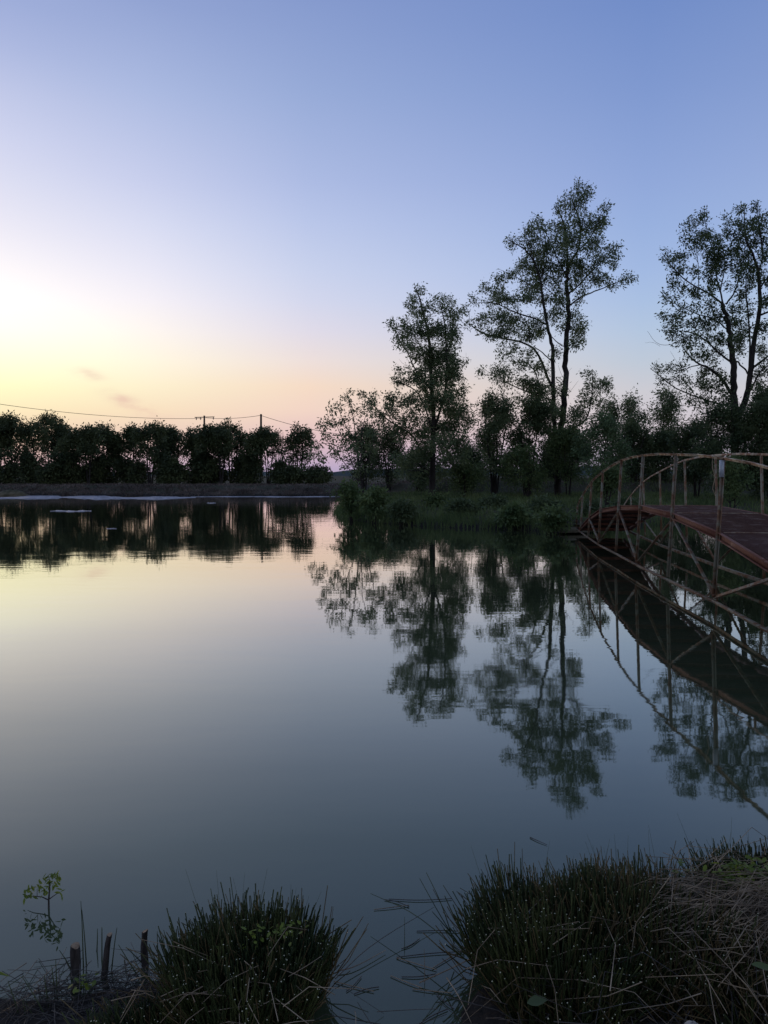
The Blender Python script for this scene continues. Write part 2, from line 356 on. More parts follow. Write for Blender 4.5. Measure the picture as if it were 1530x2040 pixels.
def make_tree(label, base, limbs, cen, leafm, cat='tree', per=16, spread=.32, L=.2, w=.16, group=None, name='tree', droop=.35, twig=.012, bark='bark', bare=0, seed=0, leader=None):
    """limbs: [(pts(n,3), r0, r1)], cen: twig ends (n,3)."""
    r = np.random.default_rng(seed + 5)
    root = empty(name, tuple(base), label, cat, group)
    tb = MB(); cb = MB()
    nodes = []; tops = []
    for pts, r0, r1 in limbs:
        p = smooth_poly(pts, 2); p = p + r.normal(size=p.shape) * min(.04, r1 * .6) * (np.arange(len(p)) > 0)[:, None]
        rr = np.linspace(1, 0, len(p)) ** .9 * (r0 - r1) + r1
        tb.tube(p, rr, 8 if r0 > .1 else 5)
        nodes.append(polysample(p[len(p) // 8:], .35))
    nodes = np.concatenate(nodes)
    if len(cen):
        d0 = np.array([np.min(np.linalg.norm(nodes - c, axis=1)) for c in cen]); order = np.argsort(d0)
        cen = cen[order]; cap_n = len(nodes) + len(cen) * 4
        buf = np.empty((cap_n, 3)); buf[:len(nodes)] = nodes; nn = len(nodes); dirs = np.empty_like(cen)
        for i, c in enumerate(cen):
            dv = c - buf[:nn]; dd = np.linalg.norm(dv, axis=1) + np.maximum(0, -dv[:, 2]) * .6
            j = int(np.argmin(dd)); a = buf[j]; v = c - a; ln = np.linalg.norm(v) + 1e-6
            m1 = a + v * .35 + r.normal(size=3) * ln * .09 + (0, 0, ln * .03); m2 = a + v * .7 + r.normal(size=3) * ln * .08 + (0, 0, ln * .05)
            tr = min(.045, twig * (.5 + ln * .9))
            tb.tube([a, m1, m2, c], [tr, tr * .8, tr * .6, tr * .35], 3, cap=False)
            buf[nn] = m1; buf[nn + 1] = m2; buf[nn + 2] = c; nn += 3
            dirs[i] = norm(c - m2)
        keep = r.random(len(cen)) > bare
        leaves(cb, cen[keep], dirs[keep], int(per * 1.25), spread, L, w * 1.25, droop, r=r)
    tb.build('trunk', M[bark], root, smooth=True)
    if cb.n: cb.build('crown', M[leafm], root)
    return root
def blob_pts(blobs, tf, D, dens, r, ydepth=.8):
    out = []
    for b in blobs:
        cx, cy, rx, ry = b[:4]; k = b[4] if len(b) > 4 else 1
        p0 = P(*tf(cx, cy), D); e1 = P(*tf(cx + rx, cy), D); e2 = P(*tf(cx, cy - ry), D)
        RX = abs(e1[0] - p0[0]); RZ = abs(e2[2] - p0[2]); RY = ydepth * (RX + RZ) * .8
        n = max(2, int(RX * RZ * dens * 1.22 * k + r.random()))
        q = norm(r.normal(size=(n, 3))) * (r.random((n, 1)) ** .45)
        # depth of a clump follows its distance from the tree's axis, a little at random
        yo = r.normal() * ydepth * 1.1
        yy_ = yo + q[:, 1] * RY
        out.append(np.array([P(*tf(cx + q[t_, 0] * rx, cy - q[t_, 2] * ry), D + yy_[t_]) for t_ in range(n)]))
    return np.concatenate(out)
def limb_px(lst, tf, D, r, ys=.5):
    out = []
    for pts, r0, r1 in lst:
        y0 = 0; pp = []
        sl_ = r.normal() * ys
        for i, (x, y) in enumerate(pts):
            pp.append(P(*tf(x, y), D + sl_ * i / max(1, len(pts) - 1) * (0 if r0 > .2 else 1)))
        out.append((np.array(pp), r0 * (.80 if r0 > .2 else .68), r1 * .8))
    return out

# ------------------------------------------------------------------ terrain and water
pond = [(-60, 72), (-48, 70.5)] + [tuple(G(u, v)[:2]) for u, v in ((0, 987), (150, 988), (300, 987.5), (480, 989), (620, 988), (700, 990), (705, 997), (676, 1008), (672, 1022), (684, 1032), (730, 1040), (790, 1045), (860, 1050), (930, 1053), (1000, 1054), (1080, 1058), (1128, 1063), (1185, 1062), (1240, 1053), (1330, 1045), (1430, 1042), (1560, 1040), (1750, 1036))] + \
    [(24, 28), (25, 20), (22, 12), (14, 6.2), (8, 4.9), (4.6, 4.2), (3.0, 3.9), (2.2, 3.75), (1.7, 3.65), (1.3, 3.45), (.85, 3.3), (.5, 3.05), (.28, 2.8), (.2, 2.45), (.05, 2.35), (-.1, 2.4), (-.22, 2.62), (-.32, 2.95), (-.6, 3.02), (-.85, 2.98), (-1.0, 2.9), (-1.25, 2.85), (-1.6, 2.88), (-2.4, 3.0), (-4, 3.1), (-9, 3.6), (-18, 5), (-30, 9), (-45, 25), (-58, 50)]
pond = np.array(pond)
def sdist(x, y):
    """signed distance to the pond outline, positive on land"""
    x = np.asarray(x, float).ravel(); y = np.asarray(y, float).ravel()
    best = np.full(x.shape, 1e9); ins = np.zeros(x.shape, bool); n = len(pond)
    for i in range(n):
        ax, ay = pond[i]; bx, by = pond[(i + 1) % n]; dx, dy = bx - ax, by - ay
        t = np.clip(((x - ax) * dx + (y - ay) * dy) / (dx * dx + dy * dy), 0, 1)
        best = np.minimum(best, np.hypot(x - ax - t * dx, y - ay - t * dy))
        c = ((ay > y) != (by > y)) & (x < (bx - ax) * (y - ay) / (by - ay + 1e-12) + ax); ins ^= c
    return np.where(ins, -best, best)
def sst(a, b, x): t = np.clip((x - a) / (b - a), 0, 1); return t * t * (3 - 2 * t)
def height(x, y):
    d = sdist(x, y); x = np.ravel(x); y = np.ravel(y)
    wob = .5 * np.sin(x * 1.3 + y * .7) + .5 * np.sin(x * .37 - y * 1.9) + .4 * np.sin(x * 3.1 + 1) * np.sin(y * 2.7)
    far = sst(12, 26, y)
    rise = np.where(d > 0, (.16 * sst(0, .35, d) + .10 * sst(.3, 2, d)) * (.35 + .65 * far) + .25 * far * sst(.4, 5, d), np.maximum(d * .5, -.9))
    yd = 73 - 17 * sst(-4, 8, x)
    dyke = sst(0, 3.2, y - yd) * (.36 + .56 * sst(-3, 6, x)) * np.where(d > 0, 1, 0)
    return rise + dyke + np.where(d > .15, wob * .035 * (.25 + far), 0)
def grid_axis(lo, hi, c, fine, growth):
    a = [c]; s_ = fine
    while a[-1] < hi: a.append(a[-1] + s_); s_ *= growth
    b = [c]; s_ = fine
    while b[-1] > lo: b.append(b[-1] - s_); s_ *= growth
    return np.array(sorted(set(a[1:] + b)))
gx = grid_axis(-3000, 3000, 0, .07, 1.018)
gy = grid_axis(-60, 3500, 3.0, .06, 1.012)
gy = np.concatenate([gy[gy < 24], np.arange(24, 100, .35), 100 + np.cumsum(1.0 * 1.12 ** np.arange(52))])
gx = np.concatenate([-(40 + np.cumsum(1.0 * 1.13 ** np.arange(48)))[::-1], np.arange(-40, -6, .5), gx[(gx > -6) & (gx < 6)], np.arange(6, 40.1, .4), 40 + np.cumsum(1.0 * 1.13 ** np.arange(48))])
XX, YY = np.meshgrid(gx, gy); ZZ = height(XX, YY).reshape(XX.shape)
tm = MB(); nx, ny = len(gx), len(gy)
idx = np.arange(nx * ny).reshape(ny, nx)
tm.add(np.stack([XX, YY, ZZ], -1), np.stack([idx[:-1, :-1], idx[:-1, 1:], idx[1:, 1:], idx[1:, :-1]], -1))
tag(tm.build('ground', M['ground'], smooth=True), kind='structure')
wm = MB(); wm.add([(-75, 1.4, 0), (45, 1.4, 0), (45, 90, 0), (-75, 90, 0)], [(0, 1, 2, 3)])
tag(wm.build('water', M['water']), kind='structure')
# far low ridge
hm = MB(); n = 160; hx = np.linspace(-900, 900, n)
top = 5.6 + 1.5 * np.sin(hx * .011) + 1.0 * np.sin(hx * .043 + 1) + rng.normal(size=n) * .35
rows = [np.stack([hx, np.full(n, 560.), np.full(n, .2)], 1), np.stack([hx, np.full(n, 575.), top * .8], 1), np.stack([hx, np.full(n, 600.), top], 1), np.stack([hx, np.full(n, 760.), np.full(n, .2)], 1)]
ii = np.arange(n - 1); Q = np.concatenate([np.stack([ii + k * n, ii + 1 + k * n, ii + 1 + (k + 1) * n, ii + (k + 1) * n], 1) for k in range(3)])
hm.add(np.concatenate(rows), Q)
M['hill'] = mat('far_hill', (.035,.05,.05), .95, (.06,.08,.075), .02)
tag(hm.build('hills', M['hill'], smooth=True), kind='structure')

# scum on the water by the far shore
def scum(label, u0, u1, v0, v1, seed):
    r = np.random.default_rng(seed); n = 60; us = np.linspace(u0, u1, n); t = np.linspace(0, 1, n)
    env = np.sin(PI * np.clip(t * .96 + .02, 0, 1)) ** .35
    mid = (v0 + v1) / 2 + (v1 - v0) * .12 * np.sin(t * 9 + seed)
    hw = (v1 - v0) / 2 * env * (.75 + .25 * np.sin(t * 23 + seed) + .12 * r.normal(size=n)); hw = np.maximum(hw, .15)
    a = np.array([G(u, m - h) for u, m, h in zip(us, mid, hw)]); b = np.array([G(u, m + h) for u, m, h in zip(us, mid, hw)])
    mb = MB(); V = []
    for z in (.004, .016):
        for arr in (a, b):
            q = arr.copy(); q[:, 2] = z; V.append(q)
    V = np.concatenate(V); i = np.arange(n - 1); Q = []
    for (p, q) in ((2 * n, 3 * n), (n, 0), (0, 2 * n), (3 * n, n)):
        Q.append(np.stack([i + p, i + 1 + p, i + 1 + q, i + q], 1))
    mb.add(V, np.concatenate(Q))
    o = mb.build('scum_patch', M['scum'], origin=G((u0 + u1) / 2, (v0 + v1) / 2))
    tag(o, label, 'scum', 'pale floating scum by the far shore')
scum('long pale grey strip of floating scum along the far left shore', -60, 390, 987.5, 996, 1)
scum('thin narrow scum streak trailing right of the long strip', 380, 690, 988.6, 991, 2)
scum('pale lens-shaped scum patch on dark reflections at far left', 100, 182, 1017, 1020.5, 3)
scum('tiny scum fleck under the crossarm pole reflection', 412, 430, 1001.5, 1003.5, 4)
scum('small scum sliver between two dark tree reflections at left', 212, 232, 1052.8, 1054.2, 5)

# ------------------------------------------------------------------ hero trees
def tfm(ox, oy, s): return lambda x, y: (ox + x / s, oy + y / s)
r3 = np.random.default_rng(3)
SC = 3.923
def gz(x, y): return float(height([x], [y])[0])
def ground_base(u, D):
    x = P(u, 960, D)[0]; return np.array([x, D, gz(x, D) - .05])

# -- tall twin-stemmed ash
T = tfm(900, 340, SC); D = 52
tall_l = [
 ([(828,2560),(828,2400),(826,2250),(850,2030),(880,1800),(890,1550),(893,1370),(910,1200),(912,1000),(905,850),(900,780)], .31, .13),
 ([(900,780),(940,700),(990,620),(1010,500),(1000,380),(960,290),(930,190)], .14, .03),
 ([(902,790),(905,640),(890,470),(855,350),(800,280)], .13, .03),
 ([(990,620),(1060,560),(1130,440),(1180,300)], .07, .02),
 ([(1010,480),(1040,330),(1060,150)], .05, .015),
 ([(915,960),(1000,890),(1080,800),(1160,720),(1260,620)], .10, .02),
 ([(925,1050),(1000,990),(1100,950),(1200,910),(1300,870),(1370,850)], .09, .02),
 ([(900,1370),(980,1340),(1040,1260)], .05, .02),
 ([(890,1385),(820,1340),(760,1280)], .06, .03),
 ([(880,1070),(800,970),(720,900)], .07, .02),
 ([(895,820),(830,700),(790,600),(700,420)], .08, .02),
 ([(820,2250),(805,2040),(795,1800),(790,1500),(790,1380),(760,1280),(735,1150),(710,1000),(695,850),(640,700),(560,600),(440,540)], .21, .03),
 ([(695,850),(740,700),(745,600),(700,400)], .08, .02),
 ([(650,720),(600,560),(560,440)], .05, .015),
 ([(790,1700),(740,1600),(690,1450),(600,1350),(400,1310),(230,1270),(140,1200)], .15, .03),
 ([(735,1200),(650,1150),(520,1120),(400,1060),(320,1030),(210,1030)], .10, .02),
 ([(610,1340),(600,1200),(500,1090),(430,1000)], .07, .02),
 ([(700,960),(600,880),(480,820),(370,770)], .06, .01),
 ([(790,1500),(720,1430),(640,1370)], .07, .03),
 ([(795,1850),(700,1720),(640,1530),(540,1490)], .08, .02),
 ([(800,1800),(560,1720),(400,1640),(300,1590)], .08, .02),
 ([(840,2060),(940,2010),(1040,1970),(1085,1850),(1100,1700),(1100,1560)], .12, .02),
 ([(815,1960),(700,1930),(640,1900)], .07, .02),
 ([(870,1800),(990,1640)], .02, .006), ([(885,1640),(850,1580),(832,1520)], .02, .006), ([(885,1600),(940,1540)], .015, .005),
]
tall_b = [(990,180,110,80),(1055,130,45,40),(960,280,90,60),(830,300,55,55),(860,420,90,110),(1010,420,120,100),(1140,420,80,100),(1185,300,40,50),(900,560,130,110,1.2),(1060,560,120,90),(600,480,75,70),(700,440,60,100),(470,570,60,45),(590,610,90,80),(700,620,75,120,1.3),(780,600,60,80),(900,700,110,90,1.2),(1245,620,65,60),(1190,700,90,80),(1080,730,110,60,.8),(560,740,85,80),(680,770,110,100,1.3),(800,800,80,90),(470,820,60,35),(640,880,120,80,1.4),(1010,820,100,80),(1120,830,90,55),(1240,870,100,45),(1350,850,60,42),(960,920,85,60),(820,920,80,70),(272,900,35,60),(380,890,55,70),(195,1010,32,32),(330,990,85,70),(430,1000,75,90,1.2),(560,990,100,75),(690,1020,100,70,.8),(850,1020,70,70),(980,1010,50,50),(95,1105,42,38),(185,1180,85,55),(330,1160,110,80),(480,1150,110,80,1.1),(640,1160,90,80,.8),(800,1120,90,75),(960,1130,55,70),(300,1285,80,42),(430,1240,110,65,1.2),(580,1260,110,70),(700,1270,70,65,.8),(840,1240,60,60,.7),(990,1250,85,85,1.2),(975,1360,60,60),(440,1380,90,60,.7),(600,1440,80,50,.6),(430,1460,60,55,.8),(560,1510,85,42,1.2),(640,1520,70,40),(820,1430,50,60,.6),(700,1570,70,45,.7),
 (380,1560,110,60,.9),(250,1580,45,35),(430,1640,80,60,.9),(640,1680,110,80,1.6),(720,1760,110,90,1.4),(600,1780,100,80,1.2),(860,1700,60,60,.9),(780,1860,100,60,1.1),(900,1930,110,60,1.1),(740,2010,130,60,1.2),(880,2080,120,50,1.2),(640,1930,80,50),(960,2020,70,50),(1085,1570,55,45),(1130,1680,85,75),(1060,1770,70,70),(1130,1850,80,85),(1010,1900,80,70),(940,1880,50,50),(750,1880,110,80,1.2),(1210,1640,40,30),(1220,1700,35,30)]
cen = blob_pts(tall_b, T, D, 17, r3, .9)
lim = limb_px(tall_l, T, D, r3, 1.6)
make_tree('tallest ash, twin stemmed with open crown, rising above the peninsula', ground_base(1111, D), lim, cen, 'leaf_ash', per=54, spread=.29, L=.17, w=.15, name='ash_tree', seed=1)

# -- middle ash
T = tfm(620, 560, SC); D = 45
l = [
 ([(935,1760),(940,1690),(950,1500),(950,1300),(960,1150),(950,950),(940,800),(930,600),(920,400),(870,250),(850,120),(800,50)], .26, .015),
 ([(960,1150),(1050,900),(1060,600),(1050,350),(1000,150)], .12, .02),
 ([(1060,560),(1120,420),(1085,110)], .06, .01),
 ([(940,860),(870,760),(800,680),(750,540),(660,430)], .09, .02),
 ([(930,600),(830,480),(760,330),(690,350)], .06, .015),
 ([(955,1200),(880,950),(800,830),(650,780)], .08, .02),
 ([(945,1420),(880,1380),(800,1200),(650,1120),(540,1040),(480,960),(400,870)], .11, .015),
 ([(1070,860),(1150,740),(1230,590)], .035, .006), ([(1180,690),(1210,640),(1210,560)], .012, .005),
 ([(770,660),(720,650),(685,610)], .015, .005),
 ([(945,1500),(800,1400),(700,1350)], .07, .02), ([(950,1400),(1080,1300),(1200,1200)], .08, .02),
 ([(955,1180),(1100,1050),(1190,880)], .07, .02), ([(945,1600),(900,1480),(760,1480)], .05, .02)]
b = [(855,85,40,42),(800,170,50,60),(860,240,85,75),(930,180,45,45),(990,120,35,35),(1040,190,70,60),(1100,270,65,65),(1160,260,45,35),(740,310,45,45),(670,350,45,45),(760,400,70,55),(680,440,65,48),(760,500,90,45),(870,400,85,100,1.2),(950,380,60,90,1.1),(1050,400,80,90,1.2),(1125,450,55,75),(880,540,100,75,1.2),(1030,550,90,90,1.3),(820,590,60,50),(940,650,120,80,1.3),(1080,650,80,80,1.3),(1160,640,45,45),(720,690,60,25,.7),(850,720,100,65,1.1),(1000,760,120,80,1.4),(1110,740,85,70,1.2),(650,775,50,32),(740,790,80,45),(880,830,90,75,1.2),(1050,880,110,80,1.5),(1170,880,55,60),(640,920,75,50),(760,930,100,75,.9),(900,960,100,80,1.2),(1080,1000,110,100,1.6),(1190,990,45,75),(640,1010,75,55),(780,1060,110,75,1),(920,1100,90,90,1.4),(1080,1130,120,90,1.5),(1220,1090,50,85),(740,1180,110,75,1.1),(900,1230,110,90,1.3),(1060,1280,120,90,1.5),(1180,1240,75,95,1.2),(850,1350,100,75,1.2),(1040,1400,110,65,1.4),(1170,1350,60,60),(700,1400,75,55),(760,1480,100,60),(480,955,45,42),(400,870,32,26),(540,1040,65,52),(600,1110,80,40),(1000,1500,90,50,.9),(890,1560,70,60,.6)]
make_tree('middle ash with narrow double-topped crown left of the tallest ash', ground_base(861, D), limb_px(l, T, D, r3, 1.2), blob_pts(b, T, D, 27, r3, .8), 'leaf_ash', per=52, spread=.26, L=.155, w=.15, name='ash_tree', seed=2)

# -- airy young tree at the tip
D = 39
l = [([(410,1780),(405,1640),(370,1450),(350,1250),(330,1050),(290,930)], .07, .012), ([(405,1640),(330,1450),(230,1200),(150,1020)], .05, .01), ([(395,1600),(260,1420),(120,1250),(40,1120)], .04, .01),
     ([(380,1500),(400,1300),(390,1150),(470,940)], .045, .01), ([(350,1250),(260,1120),(210,990)], .03, .01), ([(395,1600),(450,1400),(500,1200),(470,1080)], .04, .01), ([(230,1200),(100,1220),(20,1290)], .02, .008)]
b = [(280,895,38,25),(300,955,55,42),(225,985,35,32),(150,1000,50,32),(250,1060,60,45),(85,1115,55,40),(180,1120,70,50),(330,1040,55,45),(400,1050,45,35,.6),(460,900,38,30),(480,980,40,40),(120,1220,85,60,.9),(250,1190,75,60),(50,1270,45,35),(200,1310,95,55),(340,1250,65,75,1.2),(100,1370,80,40),(270,1400,85,50),(360,1330,60,60,1.2),(440,1180,60,60,1),(460,1320,60,60,1),(380,1470,70,40,.7),(20,1370,40,40,.7)]
make_tree('airy young ash with spreading slender stems at the peninsula tip', ground_base(724, D), limb_px(l, T, D, r3, .8), blob_pts(b, T, D, 22, r3, .6), 'leaf_ash', per=34, spread=.22, L=.14, w=.17, name='young_ash', seed=4)

# -- right ash, cut by the frame
T = tfm(1180, 380, SC); D = 44
l = [
 ([(1130,2420),(1125,2100),(1120,1750),(1100,1550),(1100,1400),(1095,1280),(1065,1100),(1040,980),(1020,890)], .32, .12),
 ([(1020,890),(940,820),(870,780),(720,700),(600,570),(550,490)], .09, .015), ([(1022,890),(1000,780),(970,690),(960,520),(900,340),(870,170)], .08, .015),
 ([(1000,780),(1030,640),(1040,540),(1010,420)], .06, .015), ([(1045,885),(1110,800),(1140,700),(1180,560),(1090,420)], .08, .015),
 ([(1125,1800),(1180,1680),(1215,1580),(1240,1380),(1265,1150),(1310,950),(1310,750),(1290,600),(1250,480),(1190,380),(1190,150)], .26, .02),
 ([(1300,640),(1340,500),(1300,250),(1290,120)], .08, .015), ([(1225,1440),(1235,1200),(1225,1050),(1210,850),(1195,730),(1210,600)], .09, .02),
 ([(1090,1290),(1150,1350),(1215,1420)], .07, .06), ([(1095,1600),(1000,1450),(900,1380),(830,1355),(760,1300),(700,1210)], .15, .02),
 ([(840,1360),(750,1380),(700,1430),(610,1400)], .05, .01), ([(1090,1690),(900,1640),(760,1590),(640,1540),(520,1440),(450,1385)], .09, .01),
 ([(1090,1340),(1000,1280),(900,1180),(800,1110),(650,1090)], .10, .02), ([(820,1120),(700,1160),(610,1210),(500,1200),(430,1095)], .03, .006), ([(530,1215),(470,1180),(415,1190)], .012, .005),
 ([(700,1400),(650,1320),(610,1255)], .014, .005), ([(1060,1090),(960,1000),(800,960),(680,900),(560,840)], .06, .01), ([(830,570),(760,440),(700,390),(680,310)], .025, .006), ([(830,760),(830,560),(790,300)], .04, .01),
 ([(1245,1390),(1300,1350),(1400,1270),(1600,1100),(1750,950)], .12, .02), ([(1310,970),(1400,940),(1560,800),(1700,600)], .1, .02), ([(1310,760),(1450,560),(1560,380)], .08, .02), ([(1240,1560),(1320,1380),(1560,1300),(1800,1250)], .08, .02)]
b = [(868,180,32,48),(790,230,45,42),(872,240,35,45),(735,290,42,35),(1190,150,52,48),(1290,130,48,38),(1055,240,35,24),(1130,260,75,52),(1230,260,85,60),(1320,230,55,75),(890,340,85,60,1.2),(810,380,60,55),(960,400,75,80,1.2),(700,390,38,18),(1080,330,60,55),(1180,370,85,75,1.1),(1310,370,80,90,1.2),(730,500,75,45),(850,480,60,65),(960,520,95,95,1.5),(1090,470,70,80),(1210,500,85,75),(1340,520,60,80),(570,490,34,32),(620,560,52,42),(700,620,75,45),(820,640,65,50,.7),(950,640,90,75,1.3),(1080,620,75,60),(1210,640,100,85,1.4),(1340,680,60,90,1.1),(700,740,48,45),(620,735,18,20),(800,790,105,45),(920,760,55,55),(1100,760,45,35),(1210,800,85,65),(560,840,48,22),(660,860,52,35),(680,930,45,55),(780,930,35,45),(900,890,75,55),(980,940,65,55),(1120,920,85,55),(1240,920,50,55),(1340,850,60,85),(575,970,18,16),(650,1020,55,38),(740,1030,75,55),(860,1010,85,65),(970,1030,55,65),(1110,1040,75,75,1.1),(1190,1080,55,75),(590,1090,18,16),(640,1130,55,45),(740,1150,65,55),(850,1140,85,55),(1000,1150,75,65),(1150,1180,75,75,1.1),(1330,1100,60,80),(700,1220,55,35),(760,1290,55,35),(860,1280,85,52),(980,1260,55,45),(1130,1250,50,45),(1320,1250,60,60),(620,1390,55,26),(700,1390,50,25),(650,1460,85,35),(475,1388,42,18),(550,1470,35,18),(730,1510,45,35),(860,1440,75,45,1.1),(950,1400,75,55),(1340,1400,60,60),(850,1530,75,45,1.2),(960,1530,85,55,1.1),(1050,1480,45,55),(1290,1480,60,60),(780,1620,45,26),(870,1650,85,55,1.2),(1000,1620,90,60,1.3),(1330,1560,80,60,1.3),
 (1450,300,90,110),(1480,520,110,100),(1600,450,100,90),(1500,760,120,110),(1650,700,110,100),(1480,1000,100,110),(1640,950,120,100),(1760,1000,90,80),(1500,1250,110,100),(1680,1220,120,90),(1460,1450,100,80),(1650,1450,120,80),(1820,1260,70,60)]
make_tree('large ash at the right frame edge behind the bridge', ground_base(1468, D), limb_px(l, T, D, r3, 1.4), blob_pts(b, T, D, 20, r3, .9), 'leaf_dark', per=52, spread=.26, L=.155, w=.16, name='ash_tree', seed=6)

# ------------------------------------------------------------------ other trees and shrubs
def auto_tree(label, u, vtop, hw, D, dens=6, leafm='leaf_hedge', vcrown=None, stems=2, per=14, spread=.4, L=.28, w=.2, seed=0, cat='tree', name='hedgerow_tree', group=None, ragged=1.0, rtrunk=.10, shape='round', bare=0, twig=.014, ydepth=None, base_dx=0, dmul=2.3):
    r = np.random.default_rng(seed + 100)
    base = ground_base(u + base_dx, D); topz = P(u, vtop, D)[2]; x0 = P(u, vtop, D)[0]; HW = hw / F * D; H = topz - base[2]
    zc = P(u, vcrown, D)[2] if vcrown else base[2] + H * .25
    limbs = []; tips = []
    ns = stems
    for k in range(ns):
        f = (k + .5) / ns * 2 - 1 if ns > 1 else 0
        tx = x0 + f * HW * .6 + r.normal() * HW * .08; tz = topz - abs(f) * H * .12 - r.random() * H * .05
        bx = base[0] + f * HW * .10 * (ns > 1); yy = r.normal() * HW * .25
        pts = [(bx, base[1], base[2])]
        for q in (.25, .5, .75, 1.0):
            pts.append((bx + (tx - bx) * q ** 1.2 + r.normal() * HW * .05 * q, base[1] + yy * q, base[2] + (tz - base[2]) * q))
        limbs.append((np.array(pts), rtrunk * (.7 + .5 * r.random()), .012))
        for q in range(3):
            t = .3 + .5 * r.random(); i = t * 4; i0 = int(i); p = np.array(pts[i0]) + (np.array(pts[min(4, i0 + 1)]) - np.array(pts[i0])) * (i - i0)
            a = r.random() * 2 * PI; ln = HW * (.5 + .4 * r.random()); e = p + (math.cos(a) * ln, math.sin(a) * ln * .7, ln * (.5 + .8 * r.random()))
            e[2] = min(e[2], topz * .97); limbs.append((np.array([p, (p + e) / 2 + (0, 0, -.08 * ln), e]), rtrunk * .4, .01))
    Ch = topz - zc; yd = (ydepth if ydepth else HW * .8)
    nb = int(12 + 10 * ragged); cen = []
    area = Ch * 2 * HW
    ntot = int(area * dens * dmul)
    for k in range(nb):
        t = (k + .5) / nb
        if shape == 'round': wd = math.sqrt(max(0.03, 1 - (2 * t - .8) ** 2 / 1.5))
        elif shape == 'spire': wd = (1 - t) ** .7 * .9 + .12
        else: wd = 1.0 * (1 - .35 * t ** 3)
        z = zc + Ch * t * .96; x = x0 + (r.random() * 2 - 1) * HW * wd * .65
        rx = HW * (.22 + .20 * r.random()); rz = min(rx, Ch * .35) * (.7 + .6 * r.random())
        m = max(4, int(ntot / nb * (.6 + .8 * r.random())))
        q = norm(r.normal(size=(m, 3))) * r.random((m, 1)) ** .45
        y = base[1] + r.normal() * yd * .45
        c = np.array([x, y, min(z, topz - rz * .8)]) + q * (rx, yd * .55, rz); cen.append(c)
    # upright ragged shoots on the top outline
    for k in range(int(9 * ragged)):
        f = r.random() * 2 - 1; x = x0 + f * HW * .8; zt = topz - Ch * (.05 + .30 * f * f + .18 * r.random()) + (Ch * .13 if k % 3 == 0 else 0)
        m = 4; t = np.linspace(0, 1, m)[:, None]; y = base[1] + r.normal() * yd * .3
        cen.append(np.array([x, y, zt]) - t * np.array([r.normal() * .2, 0, Ch * .16]) + r.normal(size=(m, 3)) * .06)
    cen = np.concatenate(cen); cen[:, 2] = np.maximum(cen[:, 2], base[2] + .25)
    return make_tree(label, base, limbs, cen, leafm, cat, per, spread, L, w, group, name, twig=twig, seed=seed, bare=bare)
HG = 'trees of the hedgerow along the far left bank'
hedge = [ (-2, 832, 26, 5, 'narrow hedgerow tree behind the first crowns at the left edge'), (128, 846, 20, 5, 'small hedgerow tree on the right flank of the highest left crown'), (176, 850, 20, 5.5, 'narrow low hedgerow tree in the flat stretch of the row'), (232, 866, 16, 3, 'thin twiggy hedgerow tree in the pink gap'), (322, 852, 20, 5, 'narrow hedgerow tree filling the right side of the comb-topped crown'), (440, 850, 18, 6, 'narrow pointed hedgerow tree left of the dense pointed one'), # u, vtop, hw, density, what sets it apart
 (-25, 826, 34, 5.5, 'broad dark hedgerow tree on the far left frame edge'),
 (24, 826, 30, 5.5, 'first full hedgerow tree from the left edge, bushy flat top'),
 (62, 838, 26, 5, 'hedgerow tree in the dip left of the highest left crown'),
 (102, 822, 30, 6, 'highest crown of the left hedgerow, spiky leaning shoots'),
 (150, 858, 30, 6, 'low dense hedgerow tree right of the highest left crown'),
 (203, 846, 28, 5.2, 'hedgerow tree with two upright shoots under the wisps of cloud'),
 (262, 852, 27, 5, 'hedgerow tree beside the narrow gap with bare stems'),
 (300, 840, 30, 5.2, 'hedgerow tree with comb of upright shoots, middle of left row'),
 (348, 852, 28, 4.6, 'hedgerow tree left of the crossarm pole with see-through middle'),
 (388, 858, 24, 5.0, 'shorter hedgerow tree just left of the crossarm pole'),
 (416, 852, 22, 5.5, 'hedgerow tree directly below the crossarm pole'),
 (462, 841, 28, 6, 'dense pointed hedgerow tree between the two power poles'),
 (505, 864, 24, 5.5, 'low rounded hedgerow tree just left of the plain pole'),
 (535, 852, 26, 5.6, 'dark hedgerow tree just right of the plain pole'),
 (598, 850, 25, 3.4, 'slim see-through hedgerow tree standing alone before the peninsula')]
for i, (u, vt, hw, dn, lab) in enumerate(hedge):
    auto_tree(lab, u, vt + 3, hw * (1.2 + .25 * math.sin(i * 4.1)), 88 + 3 * math.sin(i * 2.3), dens=dn, dmul=1.0, seed=i * 7 + 1, vcrown=(912, 934, 900, 926, 940, 905, 918)[i % 7], stems=2 + i % 2, group=HG, shape='flat' if hw > 25 else 'round', ragged=1.3, rtrunk=.12, per=26, spread=.40, L=.27, w=.18)
# bare tree
r = np.random.default_rng(77); bb = ground_base(560, 88); lim = []
for k in range(16):
    e = P(548 + k * 2.2 + r.normal() * 2, 850 + abs(k - 5) * 2.5 + r.random() * 14, 88 + r.normal() * .6); m = bb + (e - bb) * .5 + (r.normal() * .15, 0, 0)
    lim.append((np.array([bb, bb + (m - bb) * .6, m, e]), .04, .008))
make_tree('leafless bare-twigged small tree right of the plain pole', bb, lim, np.zeros((0, 3)), 'leaf_hedge', name='bare_tree', seed=8)
